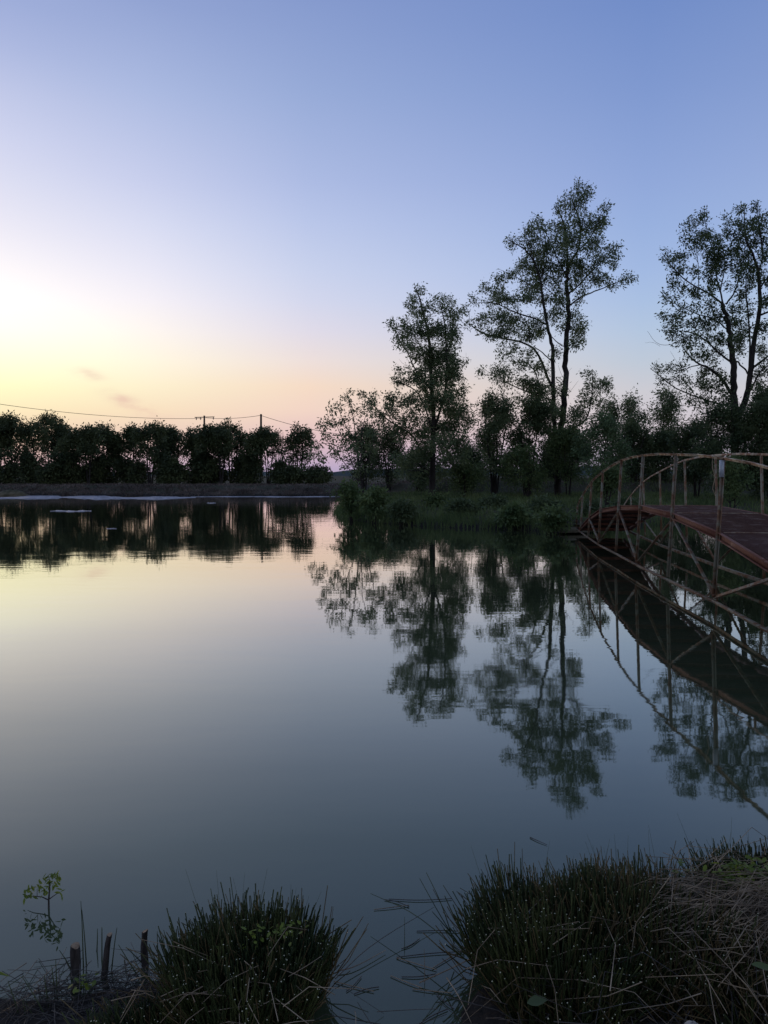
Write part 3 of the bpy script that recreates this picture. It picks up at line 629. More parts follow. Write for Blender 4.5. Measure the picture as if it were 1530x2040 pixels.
# shrubs under the hedgerow
SG = 'dark shrubs under the far hedgerow'
for i, u in enumerate(range(-20, 660, 38)):
    vt = 916 + 12 * math.sin(i * 2.7)
    if u > 560: vt = 932
    where = ['at the left frame edge', 'below the bushy flat-topped tree', 'below the dip in the tree tops', 'beneath the highest left crown', 'between the debris heap and the row', 'behind the debris heap', 'under the two upright shoots', 'by the narrow bare-stem gap', 'below the comb of shoots', 'right of the comb-topped tree', 'left of the crossarm pole foot', 'at the crossarm pole foot', 'below the dense pointed tree', 'at the plain pole foot', 'right of the plain pole', 'under the bare-twigged tree', 'low under the lone slim tree', 'right of the lone slim tree'][i % 18]
    auto_tree('dark leafy shrub of the far hedge, ' + where, u + 9 * math.sin(i * 3), vt, 24 + 7 * math.sin(i * 5.3), 86 + 2 * math.cos(i), dens=9, seed=300 + i, vcrown=962, stems=3, group=SG, shape='flat', ragged=.7, rtrunk=.05, per=16, spread=.42, L=.28, w=.22, name='shrub', cat='shrub', leafm='leaf_hedge')
# behind the peninsula
BG = 'trees standing behind the peninsula'
for i, a in enumerate([
 # label,u,vtop,hw,D,dens,leaf,vcrown,shape,stems
 ('dark rounded hawthorn behind the airy young ash', 725, 846, 36, 70, 9, 'leaf_hedge', 950, 'round', 3),
 ('dark broad hawthorn between the young ash and the middle ash', 775, 858, 34, 68, 9, 'leaf_hedge', 950, 'flat', 3),
 ('low dark bush behind the foot of the middle ash', 835, 895, 46, 60, 12, 'leaf_dark', 962, 'flat', 3),
 ('lime-tinted small bush right of the middle ash foot', 925, 918, 34, 48, 10, 'leaf_shrub', 975, 'round', 3),
 ('dark bush in the gap between the middle and tallest ash', 945, 885, 40, 62, 12, 'leaf_dark', 960, 'flat', 3),
 ('dense multi-stemmed young ash left of the tallest ash', 985, 782, 50, 50, 10, 'leaf_ash', 950, 'flat', 5),
 ('bushy dark tree directly left of the tallest ash trunk', 1052, 796, 54, 50.5, 11, 'leaf_dark', 950, 'flat', 3),
 ('bush hugging the right side of the tallest ash trunk', 1132, 850, 46, 49.5, 11, 'leaf_shrub', 945, 'round', 2),
 ('low bush left of the tallest ash foot', 1050, 895, 50, 47, 10, 'leaf_shrub', 965, 'round', 3),
 ('dark bush far behind between tallest ash and the willow', 1130, 868, 62, 64, 12, 'leaf_hedge', 960, 'flat', 3),
 ('pale green willow with slim stem behind the bridge end', 1200, 832, 52, 46, 11, 'leaf_willow', 945, 'round', 1),
 ('slim airy poplar right of the tallest ash, lowest of the slim three', 1219, 795, 13, 66, 5, 'leaf_ash', 930, 'flat', 1),
 ('slim poplar with divided top, middle of the slim three', 1264, 792, 32, 66, 4.2, 'leaf_ash', 940, 'flat', 3),
 ('pointed slim poplar next to the large right ash', 1330, 772, 38, 62, 6, 'leaf_ash', 935, 'spire', 2),
 ('dark bush below the middle slim poplar', 1262, 840, 46, 60, 12, 'leaf_dark', 950, 'round', 3),
 ('dark bush below the pointed poplar', 1322, 862, 46, 60, 12, 'leaf_dark', 955, 'flat', 3),
 ('low dark bush left of the right ash trunk', 1388, 838, 52, 46, 13, 'leaf_dark', 958, 'round', 3),
 ('dense dark thicket tree hiding the right ash trunk', 1455, 806, 72, 41, 18, 'leaf_dark', 960, 'flat', 3),
 ('dense dark thicket tree cut by the right frame edge', 1530, 775, 70, 40, 18, 'leaf_dark', 965, 'flat', 3),
 ('light green sapling bush just behind the near rail posts', 1462, 912, 24, 30, 9, 'leaf_shrub', 985, 'round', 2),
 ('small weedy bush behind the far rail', 1210, 938, 26, 34, 8, 'leaf_shrub', 975, 'round', 3),
 ('dark thicket beyond the right frame edge of the bank', 1620, 800, 60, 44, 7, 'leaf_dark', 965, 'flat', 3)]):
    lab, u, vt, hw, D, dn, lf, vc, sh, st = a
    sc_ = D / 88
    auto_tree(lab, u, vt, hw, D, dens=dn * (.6 / sc_) , seed=500 + i, vcrown=vc, stems=st, group=BG if False else None, shape=sh, ragged=1.1, rtrunk=.10 * sc_ + .02, per=26, spread=.46 * sc_ + .05, L=.19 * sc_ + .04, w=.18, name='tree' if hw > 12 and vt < 860 else 'bush', cat='tree' if vt < 860 else 'bush', leafm=lf, ydepth=hw / F * D * .7)
# waterside shrubs on the peninsula front
for i, (lab, u, vt, hw, vb, lf) in enumerate([
 ('drooping leafy shrub overhanging water at the peninsula tip', 700, 962, 26, 1026, 'leaf_shrub'),
 ('rounded shrub beside the young ash stems', 745, 975, 26, 1030, 'leaf_shrub'),
 ('low herb bush in front of the middle ash', 800, 985, 26, 1034, 'leaf_dark'),
 ('leafy bush at the foot of the middle ash', 868, 968, 26, 1020, 'leaf_shrub'),
 ('low wide bush right of the middle ash', 920, 978, 30, 1032, 'leaf_dark'),
 ('dark bush before the multi-stemmed young ash', 985, 972, 32, 1025, 'leaf_dark'),
 ('bright-tipped weedy bush by the water middle', 1020, 992, 26, 1042, 'leaf_shrub'),
 ('dark bush at the foot of the tallest ash', 1082, 978, 30, 1030, 'leaf_dark'),
 ('rush-green bush left of the bridge end', 1100, 1002, 20, 1050, 'leaf_shrub'),
 ('weedy bush seen through the first rail posts', 1180, 985, 26, 1040, 'leaf_dark'),
 ('low bush beyond the deck of the bridge', 1245, 978, 30, 1030, 'leaf_dark')]):
    D = G(u, vb, .25)[1]
    auto_tree(lab, u, vt + (24 if i > 1 else 2), hw * (.8 if i > 1 else 1), D, dens=15, seed=700 + i, vcrown=vb - 6, stems=4, shape='round', ragged=1, rtrunk=.03, per=14, spread=.2, L=.14, w=.2, name='waterside_bush', cat='bush', leafm=lf, twig=.006)

# ------------------------------------------------------------------ grass (stuff)
def blades(n, sampler, h, wd, lean=.35, r=None, seg=False):
    p = sampler(n); m = len(p); hh = h * (.45 + .75 * r.random((m, 1))); a = r.random(m) * 2 * PI
    s_ = np.stack([np.cos(a), np.sin(a), np.zeros(m)], 1) * wd * (.6 + .8 * r.random((m, 1)))
    ln = r.normal(size=(m, 3)) * lean * hh; ln[:, 2] = 0
    up = np.concatenate([np.zeros((m, 2)), hh], 1)
    mid = p + up * .6 + ln * .35; tip = p + up + ln
    V = np.stack([p - s_, p + s_, mid + s_ * .7, mid - s_ * .7, tip], 1).reshape(-1, 3)
    b5 = np.arange(m) * 5
    return V, np.stack([b5, b5 + 1, b5 + 2, b5 + 3], 1), np.stack([b5 + 3, b5 + 2, b5 + 4], 1)
def land_sampler(x0, x1, y0, y1, dmin, dmax, r, hfun=None, clump=0):
    def f(n):
        x = x0 + (x1 - x0) * r.random(n * 3); y = y0 + (y1 - y0) * r.random(n * 3)
        if clump:
            c = np.sin(x * 2.1 + 3 * np.sin(y * .7)) * np.sin(y * 1.7 + 2 * np.sin(x * .9)); k = c + r.random(len(x)) * 1.4 > .35; x = x[k]; y = y[k]
        d = sdist(x, y); k = (d > dmin) & (d < dmax); x = x[k][:n]; y = y[k][:n]
        return np.stack([x, y, height(x, y) - .02], 1)
    return f
r = np.random.default_rng(21)
gm_ = MB()
for args in ((26000, (-4, 24, 26, 62, 0, 99, r, None, 1), .32, .016), (14000, (-4, 20, 26, 45, -.15, 1.2, r, None, 1), .50, .014), (5000, (-4, 14, 26, 40, -.3, .3, r), .7, .010)):
    V, Q, T_ = blades(args[0], land_sampler(*args[1]), args[2], args[3], r=r); gm_.add(V, Q, T_)
tag(gm_.build('peninsula_grass', M['grass']), 'dark green grass and weeds covering the peninsula bank', 'grass', kind='stuff')
gm_ = MB()
V, Q, T_ = blades(30000, land_sampler(-50, 45, 57, 86, .0, 99, r, None, 1), .20, .035, lean=1.1, r=r); gm_.add(V, Q, T_)
V, Q, T_ = blades(9000, land_sampler(-45, 30, 70, 76, .0, 4, r, None, 1), .24, .03, lean=1.1, r=r); gm_.add(V, Q, T_)
tag(gm_.build('dry_bank_grass', M['drygrass']), 'dry brownish grass and cut reed on the far dyke', 'grass', kind='stuff')

# debris heap and mound on far bank
def lump(name, c, rx, ry, rz, m, seed, parent=None, nu=20, nv=8):
    r = np.random.default_rng(seed); mb = MB(); V = []
    for j in range(nv + 1):
        ph = j / nv * PI / 2
        for i in range(nu):
            a = i / nu * 2 * PI; k = 1 + .18 * math.sin(a * 3 + seed) + .1 * r.normal()
            V.append((c[0] + rx * k * math.cos(a) * math.cos(ph), c[1] + ry * k * math.sin(a) * math.cos(ph), c[2] + rz * math.sin(ph) * (1 + .08 * r.normal())))
    i = np.arange(nu); Q = np.concatenate([np.stack([j * nu + i, j * nu + (i + 1) % nu, (j + 1) * nu + (i + 1) % nu, (j + 1) * nu + i], 1) for j in range(nv)])
    mb.add(V, Q); return mb.build(name, m, parent, smooth=True, origin=c)
b0 = G(25, 981, .3); b0[2] = gz(b0[0], b0[1]) - .1
tag(lump('earth_mound', b0, 1.5, 1.0, .75, M['mound'], 3), 'grassy earth mound on the far bank near left frame edge', 'mound')
b0 = G(108, 979, .45); b0[2] = gz(b0[0], b0[1])
root = empty('debris_heap', tuple(b0), 'small heap of pale branches and plastic sheet on the far left bank', 'debris')
mb = MB(); r = np.random.default_rng(5)
for k in range(46):
    a = b0 + (r.normal() * .8, r.normal() * .4, .05 + r.random() * .25); e = a + (r.normal() * .6, r.normal() * .3, r.normal() * .16 + .08)
    mb.tube([a, (a + e) / 2 + (0, 0, .05), e], [.028, .024, .012], 4)
mb.build('branch_pile', M['plastic'], root)
mb = MB(); arc = [b0 + (t * .9, 0, .42 * math.sin(PI * (t * .8 + .1))) for t in np.linspace(-.1, 1, 9)]
mb.tube(arc, .045, 5); mb.build('plastic_sheet', M['plastic'], root)

# ------------------------------------------------------------------ power line
def pole(label, u, vt, D, cross):
    b = ground_base(u, D); t = P(u, vt, D); root = empty('power_pole', tuple(b), label, 'pole')
    mb = MB(); mb.tube([b, (b + t) / 2, t], [.20, .17, .14], 8); mb.build('post', M['wood_grey'], root)
    if cross:
        l_ = P(388, vt + 3.5, D); q = P(427, vt + 2.5, D - .6); mb = MB(); mb.bar(l_, q, .10, .12); mb.build('crossarm', M['wood_grey'], root)
        for k in (.08, .30, .95):
            c = l_ + (q - l_) * k; mb = MB(); mb.tube([c + (0, 0, -.06), c + (0, 0, -.2), c + (0, 0, -.42)], [.05, .09, .07], 6); mb.build('insulator', M['insul'], root)
    return t
t1 = pole('wooden power pole with crossarm above the far hedgerow', 407, 828, 125, True)
t2 = pole('plain wooden power pole without crossarm above the far hedgerow', 520, 825, 110, False)
def wire(a, b, sag, label):
    t = np.linspace(0, 1, 24)[:, None]; p = a + (b - a) * t; p[:, 2] -= (4 * sag * t * (1 - t))[:, 0]
    mb = MB(); mb.tube(p, .03, 4); tag(mb.build('power_line', M['wire'], origin=a), label, 'power line', 'spans of the power line')
wire(P(-60, 796, 95), P(403, 833.5, 125), .75, 'long sagging wire span from the left edge to the crossarm pole')
wire(P(410, 832.5, 125), P(519, 827.5, 110), .25, 'short wire span between the crossarm pole and plain pole')
wire(P(521, 828, 110), P(700, 868, 104), .35, 'wire span dropping right from the plain pole behind the young ash')

# ------------------------------------------------------------------ bridge
Dn = [25.6, 24.1, 21.9, 19.7, 17.5, 15.3, 13.1, 10.9, 8.7, 6.5, 4.5]
un_b = [1138.5, 1150, 1169.5, 1193, 1228, 1270, 1333.6, 1424, 1545, 1790, 2250]       # chord node u
zr = [.96, 1.34, 1.78, 2.06, 2.31, 2.37, 2.33, 2.22, 2.02, 1.65, 1.20]
zd = [.22, .36, .80, 1.12, 1.29, 1.385, 1.34, 1.17, .93, .62, .30]
zc_ = [.2] * 11
bx_ = [6.42, 6.18, 5.84, 5.52, 5.30, 5.05, 4.87, 4.71, 4.43, 4.2, 3.95]
axis = np.array([.118, 1, 0]); axis /= np.linalg.norm(axis); side = np.array([axis[1], -axis[0], 0])  # to the right
BW = 1.58
def nodes_for(k):
    out = []
    for i in range(11):
        b = np.array([bx_[i], Dn[i], zc_[i]])
        if k: b = b + side * BW
        out.append(b)
    return out
root = empty('footbridge', (5.2, 15.3, .2), 'arched rusty iron truss footbridge with mesh deck crossing to the peninsula', 'bridge')
LEAN = .045
for k in (0, 1):
    B = nodes_for(k); inward = side * (1 if k == 0 else -1); sg = 1 if k == 0 else -1
    def at(i, z): return B[i] + np.array([0, 0, z - B[i][2]]) + inward * LEAN * (z - .2)
    # bottom chord
    mb = MB()
    for i in range(0, 10): mb.angle_iron(B[i] + (0, 0, 0), B[i + 1] + axis * -.003, .055, .008, flip=-sg)
    mb.build('bottom_chord', M['iron'], root)
    # handrail
    mb = MB(); pts = [at(i, zr[i] + .02) for i in range(11)]; sp_ = []
    for i in range(10):
        a, b = pts[i], pts[i + 1]; mid = (a + b) / 2 + (0, 0, .018); sp_ += [a, mid]
    sp_.append(pts[-1])
    for a, b in zip(sp_[:-1], sp_[1:]):
        mb.angle_iron(a, b, .040, .008, flip=-sg)
    mb.build('handrail', M['rail'], root)
    # posts
    for i in range(11):
        mb = MB(); top = at(i, zr[i]); bot = at(i, .24); w_ = .046
        mb.bar(bot, top, .007, w_, up=axis, off=(-sg * .022, 0)); mb.bar(bot, top, w_, .007, up=axis, off=(0, .026))
        if i == 7 and k == 0: mb.bar(top - (0, 0, .26), top - (0, 0, .02), .05, .07, up=axis, off=(.02, 0), mi=1)
        mb.build('rail_post', [M['iron'], M['plastic']], root)
    # diagonals: bottom nodes 1,3,5,7,9 ; deck joints 2,4,6,8
    for i in (2, 4, 6, 8, 10):
        for j in ((i - 1, i + 1) if i < 10 else (i - 1,)):
            if j > 10 or (i == 2 and j == 1): continue
            mb = MB(); a = at(i, zd[i] - .09) + inward * .03; b = B[j] + (0, 0, .05) + inward * .03; mb.angle_iron(a, b, .05, .007, up=tuple(side), flip=1); mb.build('brace', M['iron'], root)
    # edge beam (channel)
    mb = MB()
    for i in range(0, 10):
        a, b = at(i, zd[i] - .05) + inward * .045, at(i + 1, zd[i + 1] - .05) + inward * .045
        b = b - (b - a) * .0008
        mb.bar(a, b, .010, .105); mb.bar(a, b, .045, .010, off=(sg * .028, .047)); mb.bar(a, b, .045, .010, off=(sg * .028, -.047))
    mb.build('edge_beam', M['beam'], root)
# deck
A = nodes_for(0); Bq = nodes_for(1); mb = MB(); sm = MB(); cb = MB()
for i in range(10):
    def dk(nodes, j, sgn): return nodes[j] + (0, 0, zd[j] - nodes[j][2] - .004) + side * sgn * (.07 + LEAN * zd[j])
    a0, a1, b0, b1 = dk(A, i, 1), dk(A, i + 1, 1), dk(Bq, i, -1), dk(Bq, i + 1, -1)
    # thin plate subdivided across, slightly dished
    nn_ = 6; V = []
    for lay in (0, -.012):
        for j in range(nn_ + 1):
            t = j / nn_; dz = -.012 * math.sin(PI * t) + lay
            V += [a0 + (b0 - a0) * t + (0, 0, dz), a1 + (b1 - a1) * t + (0, 0, dz)]
    o_ = 2 * (nn_ + 1); Q = []
    for j in range(nn_): Q += [(2*j, 2*j+2, 2*j+3, 2*j+1), (o_+2*j, o_+2*j+1, o_+2*j+3, o_+2*j+2)]
    Q += [(0, 1, o_+1, o_), (2*nn_, o_+2*nn_, o_+2*nn_+1, 2*nn_+1)]
    for j in range(nn_): Q += [(2*j, o_+2*j, o_+2*j+2, 2*j+2), (2*j+1, 2*j+3, o_+2*j+3, o_+2*j+1)]
    mb.add(V, Q)
    if i: sm = MB(); sm.bar(a0 + (0, 0, .008), b0 + (0, 0, .008), .035, .006); sm.build('deck_seam', M['rail'], root)
    # slats of the mesh that catch the light
    L = np.linalg.norm(a1 - a0); ns = int(L / .055)
    for j in range(1, ns):
        t = j / ns; p = a0 + (a1 - a0) * t; q = b0 + (b1 - b0) * t
        mid = (p + q) / 2 + (0, 0, -.010)
        cb.bar(p + (0, 0, .006), mid + (0, 0, .006), .012, .007); cb.bar(mid + (0, 0, .006), q + (0, 0, .006), .012, .007)
    for t in (.0, .5):
        p = a0 + (a1 - a0) * t - (0, 0, .06); q = b0 + (b1 - b0) * t - (0, 0, .06)
        xb = MB(); xb.bar(p, q, .05, .07); xb.build('cross_beam', M['beam'], root)
mb.build('deck', M['deck'], root); cb.build('deck_ribs', M['ribs'], root)
# dead twig caught on the near rail
p7 = np.array([bx_[7], Dn[7], zr[7]]) + side * .06
mb = MB(); mb.tube([p7 + (-.12, 0, .03), p7 + (-.13, -.02, -.12), p7 + (-.09, -.03, -.26), p7 + (-.12, -.02, -.42), p7 + (-.05, -.02, -.60)], [.004, .006, .006, .005, .003], 5)
mb.tube([p7 + (-.09, -.03, -.26), p7 + (-.16, -.04, -.20)], [.004, .002], 4)
tag(mb.build('dead_twig', M['straw'], origin=tuple(p7)), 'dead twig hanging from the near bridge rail by its whitish-topped post', 'twig')
# planks and rubble of the landing
r = np.random.default_rng(9)
for k, (u, v, lab) in enumerate(((1128, 1056, 'pale flat stone on the shore just left of the bridge end'), (1141, 1060, 'dark stone under the first rail post of the bridge'), (1165, 1058, 'stone on the shore beneath the bridge landing'))):
    c = G(u, v, .05); tag(lump('stone', c, .5, .3, .18, M['stone'] if k == 0 else M['mound'], 20 + k, nu=12, nv=5), lab, 'stone')
c = np.array([6.9, 26.4, .30])
t_ = empty('landing_planks', tuple(c), 'weathered planks laid under the far end of the bridge deck', 'planks')
for k in range(4):
    mb = MB(); mb.bar(c + (-1.1 + r.normal() * .1, k * .24 - .4, .05 * k), c + (1.1, k * .25 - .4 + r.normal() * .05, .05 * k + .02), .2, .04); mb.build('plank', M['wood_grey'], t_)

# ------------------------------------------------------------------ foreground rushes
def stems(mb, p, tipp, r0, r1, bend=None, mi=0, tipmi=None, k=3, r=None):
    """many stems at once: base p, top tipp"""
    n = len(p); d = tipp - p; ln = np.linalg.norm(d, axis=1, keepdims=True); d = d / ln
    A_ = norm(np.cross(d, r.normal(size=(n, 3)))); B_ = np.cross(d, A_)
    if bend is None: bend = r.normal(size=(n, 3)) * ln * .03
    mid = (p + tipp) / 2 + bend; a = np.arange(k) * 2 * PI / k; rings = []
    for c, rad in ((p, r0), (mid, (r0 + r1) / 2), (tipp, r1)):
        rad = np.broadcast_to(rad, (n,))[:, None, None]
        rings.append(c[:, None] + rad * (A_[:, None] * np.cos(a)[None, :, None] + B_[:, None] * np.sin(a)[None, :, None]))
    V = np.concatenate(rings, 1).reshape(-1, 3); b = (np.arange(n) * 3 * k)[:, None]; Q = []
    for lvl in (0, 1):
        for j in range(k):
            j2 = (j + 1) % k; Q.append(np.stack([b[:, 0] + lvl*k + j, b[:, 0] + lvl*k + j2, b[:, 0] + (lvl+1)*k + j2, b[:, 0] + (lvl+1)*k + j], 1))
    mb.add(V, np.concatenate(Q), mi=mi)
    if tipmi is not None:
        R = rings[2].mean(1, keepdims=True) + (rings[2] - rings[2].mean(1, keepdims=True)) * 1.25 + d[:, None] * .0008; nV = R.reshape(-1, 3); mb.add(nV, T=(np.arange(n) * k)[:, None] + np.arange(k)[None, :3], mi=tipmi)
def clump(label, cx, cy, rx, ry, n, h, zb, r, hj=.17, tanp=.2, lean=.35, long_=10, group='cut rush clumps on the near bank', rot=0):
    root = empty('rush_clump', (cx, cy, zb), label, 'rushes', group)
    q = norm(r.normal(size=(n, 3)))[:, :2]; rad = r.random(n) ** .5; ang_ = r.random(n) * 2 * PI
    ux, uy = rad * np.cos(ang_), rad * np.sin(ang_)
    wob = 1 + .15 * np.sin(ang_ * 3 + cx) + .08 * np.sin(ang_ * 7)
    lx, ly = ux * rx * wob, uy * ry * wob
    x = cx + lx * math.cos(rot) - ly * math.sin(rot); y = cy + lx * math.sin(rot) + ly * math.cos(rot)
    base = np.stack([x, y, np.full(n, zb)], 1)
    hh = h * (1 - .25 * rad ** 2) * (1 + hj * r.normal(size=n)) * (.92 + .16 * np.sin(x * 9) * np.sin(y * 11))
    tip = base + np.stack([ux * lean * h + r.normal(size=n) * .034, uy * lean * h + r.normal(size=n) * .034, hh], 1)
    g = r.random(n) > tanp
    mb = MB(); rr = .0027 * (.7 + .6 * r.random(n))
    pale_tip = r.random(n) < .18  # random share of the stems gets a pale cut tip
    for sel, tp in ((g & pale_tip, 1), (g & ~pale_tip, None)):
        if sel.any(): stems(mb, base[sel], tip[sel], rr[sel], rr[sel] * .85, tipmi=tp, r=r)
    mb.build('green_stems', [M['rush'], M['tip']], root)
    mb = MB(); s_ = ~g
    if s_.any(): stems(mb, base[s_], tip[s_] * (1, 1, .93) + r.normal(size=(s_.sum(), 3)) * (.07, .06, .03), rr[s_], rr[s_] * .6, bend=r.normal(size=(s_.sum(), 3)) * .022, r=r); mb.build('brown_stems', [M['rushtan'], M['tip']], root)
    # a few uncut stems
    if long_:
        i = np.argsort(-base[:, 1] + .2 * r.random(n))[:long_ * 12:12]; mb = MB(); tl = base[i] + (tip[i] - base[i]) * (1.2 + .35 * r.random((long_, 1))) + r.normal(size=(long_, 3)) * .03
        stems(mb, base[i], tl, .0016, .0004, r=r); mb.build('uncut_stems', M['rush'], root)['kind'] = 'stuff'
    return root
rf = np.random.default_rng(31)
clump('left cut rush clump, rounded and dark, standing between the stumps and open water', -.50, 2.76, .255, .27, 2700, .265, .02, rf, long_=16, lean=.26)
clump('low front fringe of cut rushes left of the rounded left clump', -.74, 2.56, .24, .12, 1500, .13, .0, rf, long_=8, lean=.35, tanp=.3)
clump('largest cut rush clump right of the open water channel', .70, 2.88, .33, .33, 3500, .29, .04, rf, tanp=.25, long_=20, lean=.28)
clump('brownish cut rush clump, middle of the right bank', 1.08, 2.96, .34, .29, 3200, .30, .05, rf, tanp=.6, long_=26, lean=.25)
clump('cut rush clump with dark base at the right bottom corner', 1.45, 2.70, .32, .30, 1500, .20, .05, rf, tanp=.45, long_=8)
clump('dark green rear rush clump behind the leafy weed', 1.66, 3.30, .24, .12, 1400, .25, .08, rf, tanp=.1, long_=16)
# flattened dead straw on top of the right bank
def straws(name, label, n, cx, cy, rx, ry, z0, zspan, lmin, lmax, m, r, tilt=.12, heading=None, hs=.6, bow=.06, rad=.0017, group=None, cat='straw', kind='stuff'):
    mb = MB(); x = cx + r.normal(size=n) * rx; y = cy + r.normal(size=n) * ry; z = z0 + r.random(n) * zspan
    a = (r.random(n) * 2 * PI) if heading is None else heading + r.normal(size=n) * hs
    L = lmin + (lmax - lmin) * r.random(n) ** 1.5
    d = np.stack([np.cos(a), np.sin(a), r.normal(size=n) * tilt], 1) * L[:, None]
    c = np.stack([x, y, z], 1); p = c - d / 2; q = c + d / 2
    p[:, 2] = np.maximum(p[:, 2], .006); q[:, 2] = np.maximum(q[:, 2], .006)
    b = np.stack([r.normal(size=n) * .05, r.normal(size=n) * .05, np.abs(r.normal(size=n)) * bow], 1) * L[:, None] * 2
    stems(mb, p, q, rad * (.7 + .6 * r.random(n)), rad * .6, bend=b, r=r)
    return tag(mb.build(name, m, origin=(cx, cy, z0)), label, cat, group, kind)
straws('dead_straw', 'matted flattened dead rush straw over the right bank clumps', 700, 1.48, 2.96, .18, .13, .20, .12, .2, .6, M['straw'], rf, heading=.35, hs=.5, tilt=.22)
straws('loose_straw', 'loose pale straws fallen across the right rush clumps', 80, .98, 2.72, .34, .16, .14, .18, .15, .5, M['straw'], rf, tilt=.35, rad=.0019)
straws('lower_straw', 'tangled dull straws hanging at the dark foot of the right bank', 150, 1.0, 2.45, .5, .12, .02, .22, .15, .5, M['strawdark'], rf, tilt=.6)
straws('left_straw', 'loose straws fallen across the left rush clump', 34, -.55, 2.52, .20, .12, .18, .10, .10, .28, M['straw'], rf, tilt=.35)
straws('shore_litter', 'tangled wet straw litter on the mud by the stumps', 200, -1.05, 2.86, .24, .07, .006, .03, .08, .38, M['strawdark'], rf, tilt=.04, bow=.02)
straws('corner_litter', 'pale broken straw litter in the bottom left corner', 150, -1.25, 2.72, .18, .08, .02, .03, .08, .3, M['strawdark'], rf, tilt=.1, bow=.03)
# single floating / leaning stems between the clumps
def stem1(label, pts, rad, m, name='rush_stalk', cat='rush stalk', group=None):
    p = smooth_poly(pts, 2); mb = MB(); mb.tube(p, np.linspace(rad, rad * .4, len(p)), 5)
    return tag(mb.build(name, M[m], origin=tuple(pts[0])), label, cat, group)
def W3(u, v, z): return G(u, v, z)
stem1('longest dark stem leaning left out of the right clump', [W3(925, 1905, .10), W3(830, 1820, .12), W3(738, 1780, .10)], .0026, 'rush')
stem1('upper of two steep stems leaning out of the right clump', [W3(905, 1880, .06), W3(880, 1800, .22), W3(849, 1738, .36)], .0026, 'rush')
stem1('lower of two steep stems leaning out of the right clump', [W3(925, 1900, .05), W3(880, 1830, .16), W3(836, 1750, .32)], .0026, 'rush')
stem1('short thick stem leaning from water beside the right clump', [W3(935, 1908, .02), W3(900, 1860, .10), W3(861, 1816, .18)], .0032, 'rush')
stem1('long straight stem rising right from the left clump over water', [W3(668, 1950, .02), W3(740, 1880, .05), W3(865, 1807, .06)], .0022, 'strawdark')
stem1('pale stem floating right of the left clump, gently curved', [W3(672, 1934, .01), W3(705, 1928, .012), W3(768, 1893, .01)], .0028, 'straw')
stem1('pale long straw bridging water into the right clump, kinked', [W3(835, 1958, .01), W3(930, 1915, .08), W3(1000, 1872, .16), W3(1035, 1840, .20)], .0028, 'straw')
stem1('pale arched straw dropping to the bottom edge mid channel', [W3(890, 1948, .04), W3(915, 1985, .05), W3(942, 2045, .03)], .0030, 'straw')
stem1('upright straw standing in water mid channel', [W3(846, 1958, .0), W3(846, 1920, .05), W3(845, 1890, .10)], .0018, 'straw')
stem1('thin dark upright reed standing in water mid channel', [W3(806, 1892, .0), W3(806, 1855, .05), W3(806, 1826, .09)], .0018, 'rush')
fl = [((778,1944),(840,1968)),((775,1791),(900,1790)),((766,1792),(815,1806)),((745,1812),(815,1803)),((800,1890),(836,1870)),((790,1907),(950,1895)),((790,1908),(870,1932)),((800,1946),(868,1940)),((706,1980),(755,1966)),((665,1955),(745,1975)),((690,1975),(720,1945)),((830,1855),(950,1858)),((822,1970),(900,1978)),((870,1980),(905,2010)),((835,2040),(892,2010)),((860,1930),(940,1880)),((925,1982),(945,1972))]
flab = ['floating reed under the upright mid-channel straw, longest in the lower channel', 'topmost floating reed of the channel, long and level', 'second floating reed from the top, slanting down right', 'floating reed slanting up right, below the topmost pair', 'short pale reed beside the foot of the thin dark upright reed', 'long level reed touching the right clump at mid height', 'floating reed slanting down right from mid channel', 'short floating reed just below the fan of mid-channel reeds', 'short pale reed floating right of the left clump, tilted up', 'floating reed touching the right foot of the left clump', 'stubby reed crossing another at the foot of the left clump', 'level floating reed behind the steep leaning stalks', 'level floating reed below the kinked pale straw', 'short reed pointing down toward the bottom edge', 'lowest floating reed at the bottom edge of the channel', 'reed leaning onto the right clump from the channel', 'short reed at the front foot of the right clump']
for k, (a, b) in enumerate(fl):
    x0, y0 = a; x1, y1 = b; mb = MB(); m0 = W3((x0+x1)/2, (y0+y1)/2 + 4 * math.sin(k * 2.1), .006)
    p = smooth_poly([W3(x0, y0, .004), m0, W3(x1, y1, .005)], 2); mb.tube(p, .0019, 5)
    tag(mb.build('floating_reed', M['strawdark' if k % 3 else 'straw'], origin=tuple(p[0])), flab[k], 'broken reed', 'broken reeds floating between the clumps')
# twig floating in open water
stem1('small dark twig floating on open water above the right clump', [W3(1056, 1668, .004), W3(1072, 1675, .006), W3(1090, 1683, .004)], .003, 'strawdark', 'floating_twig', 'twig')
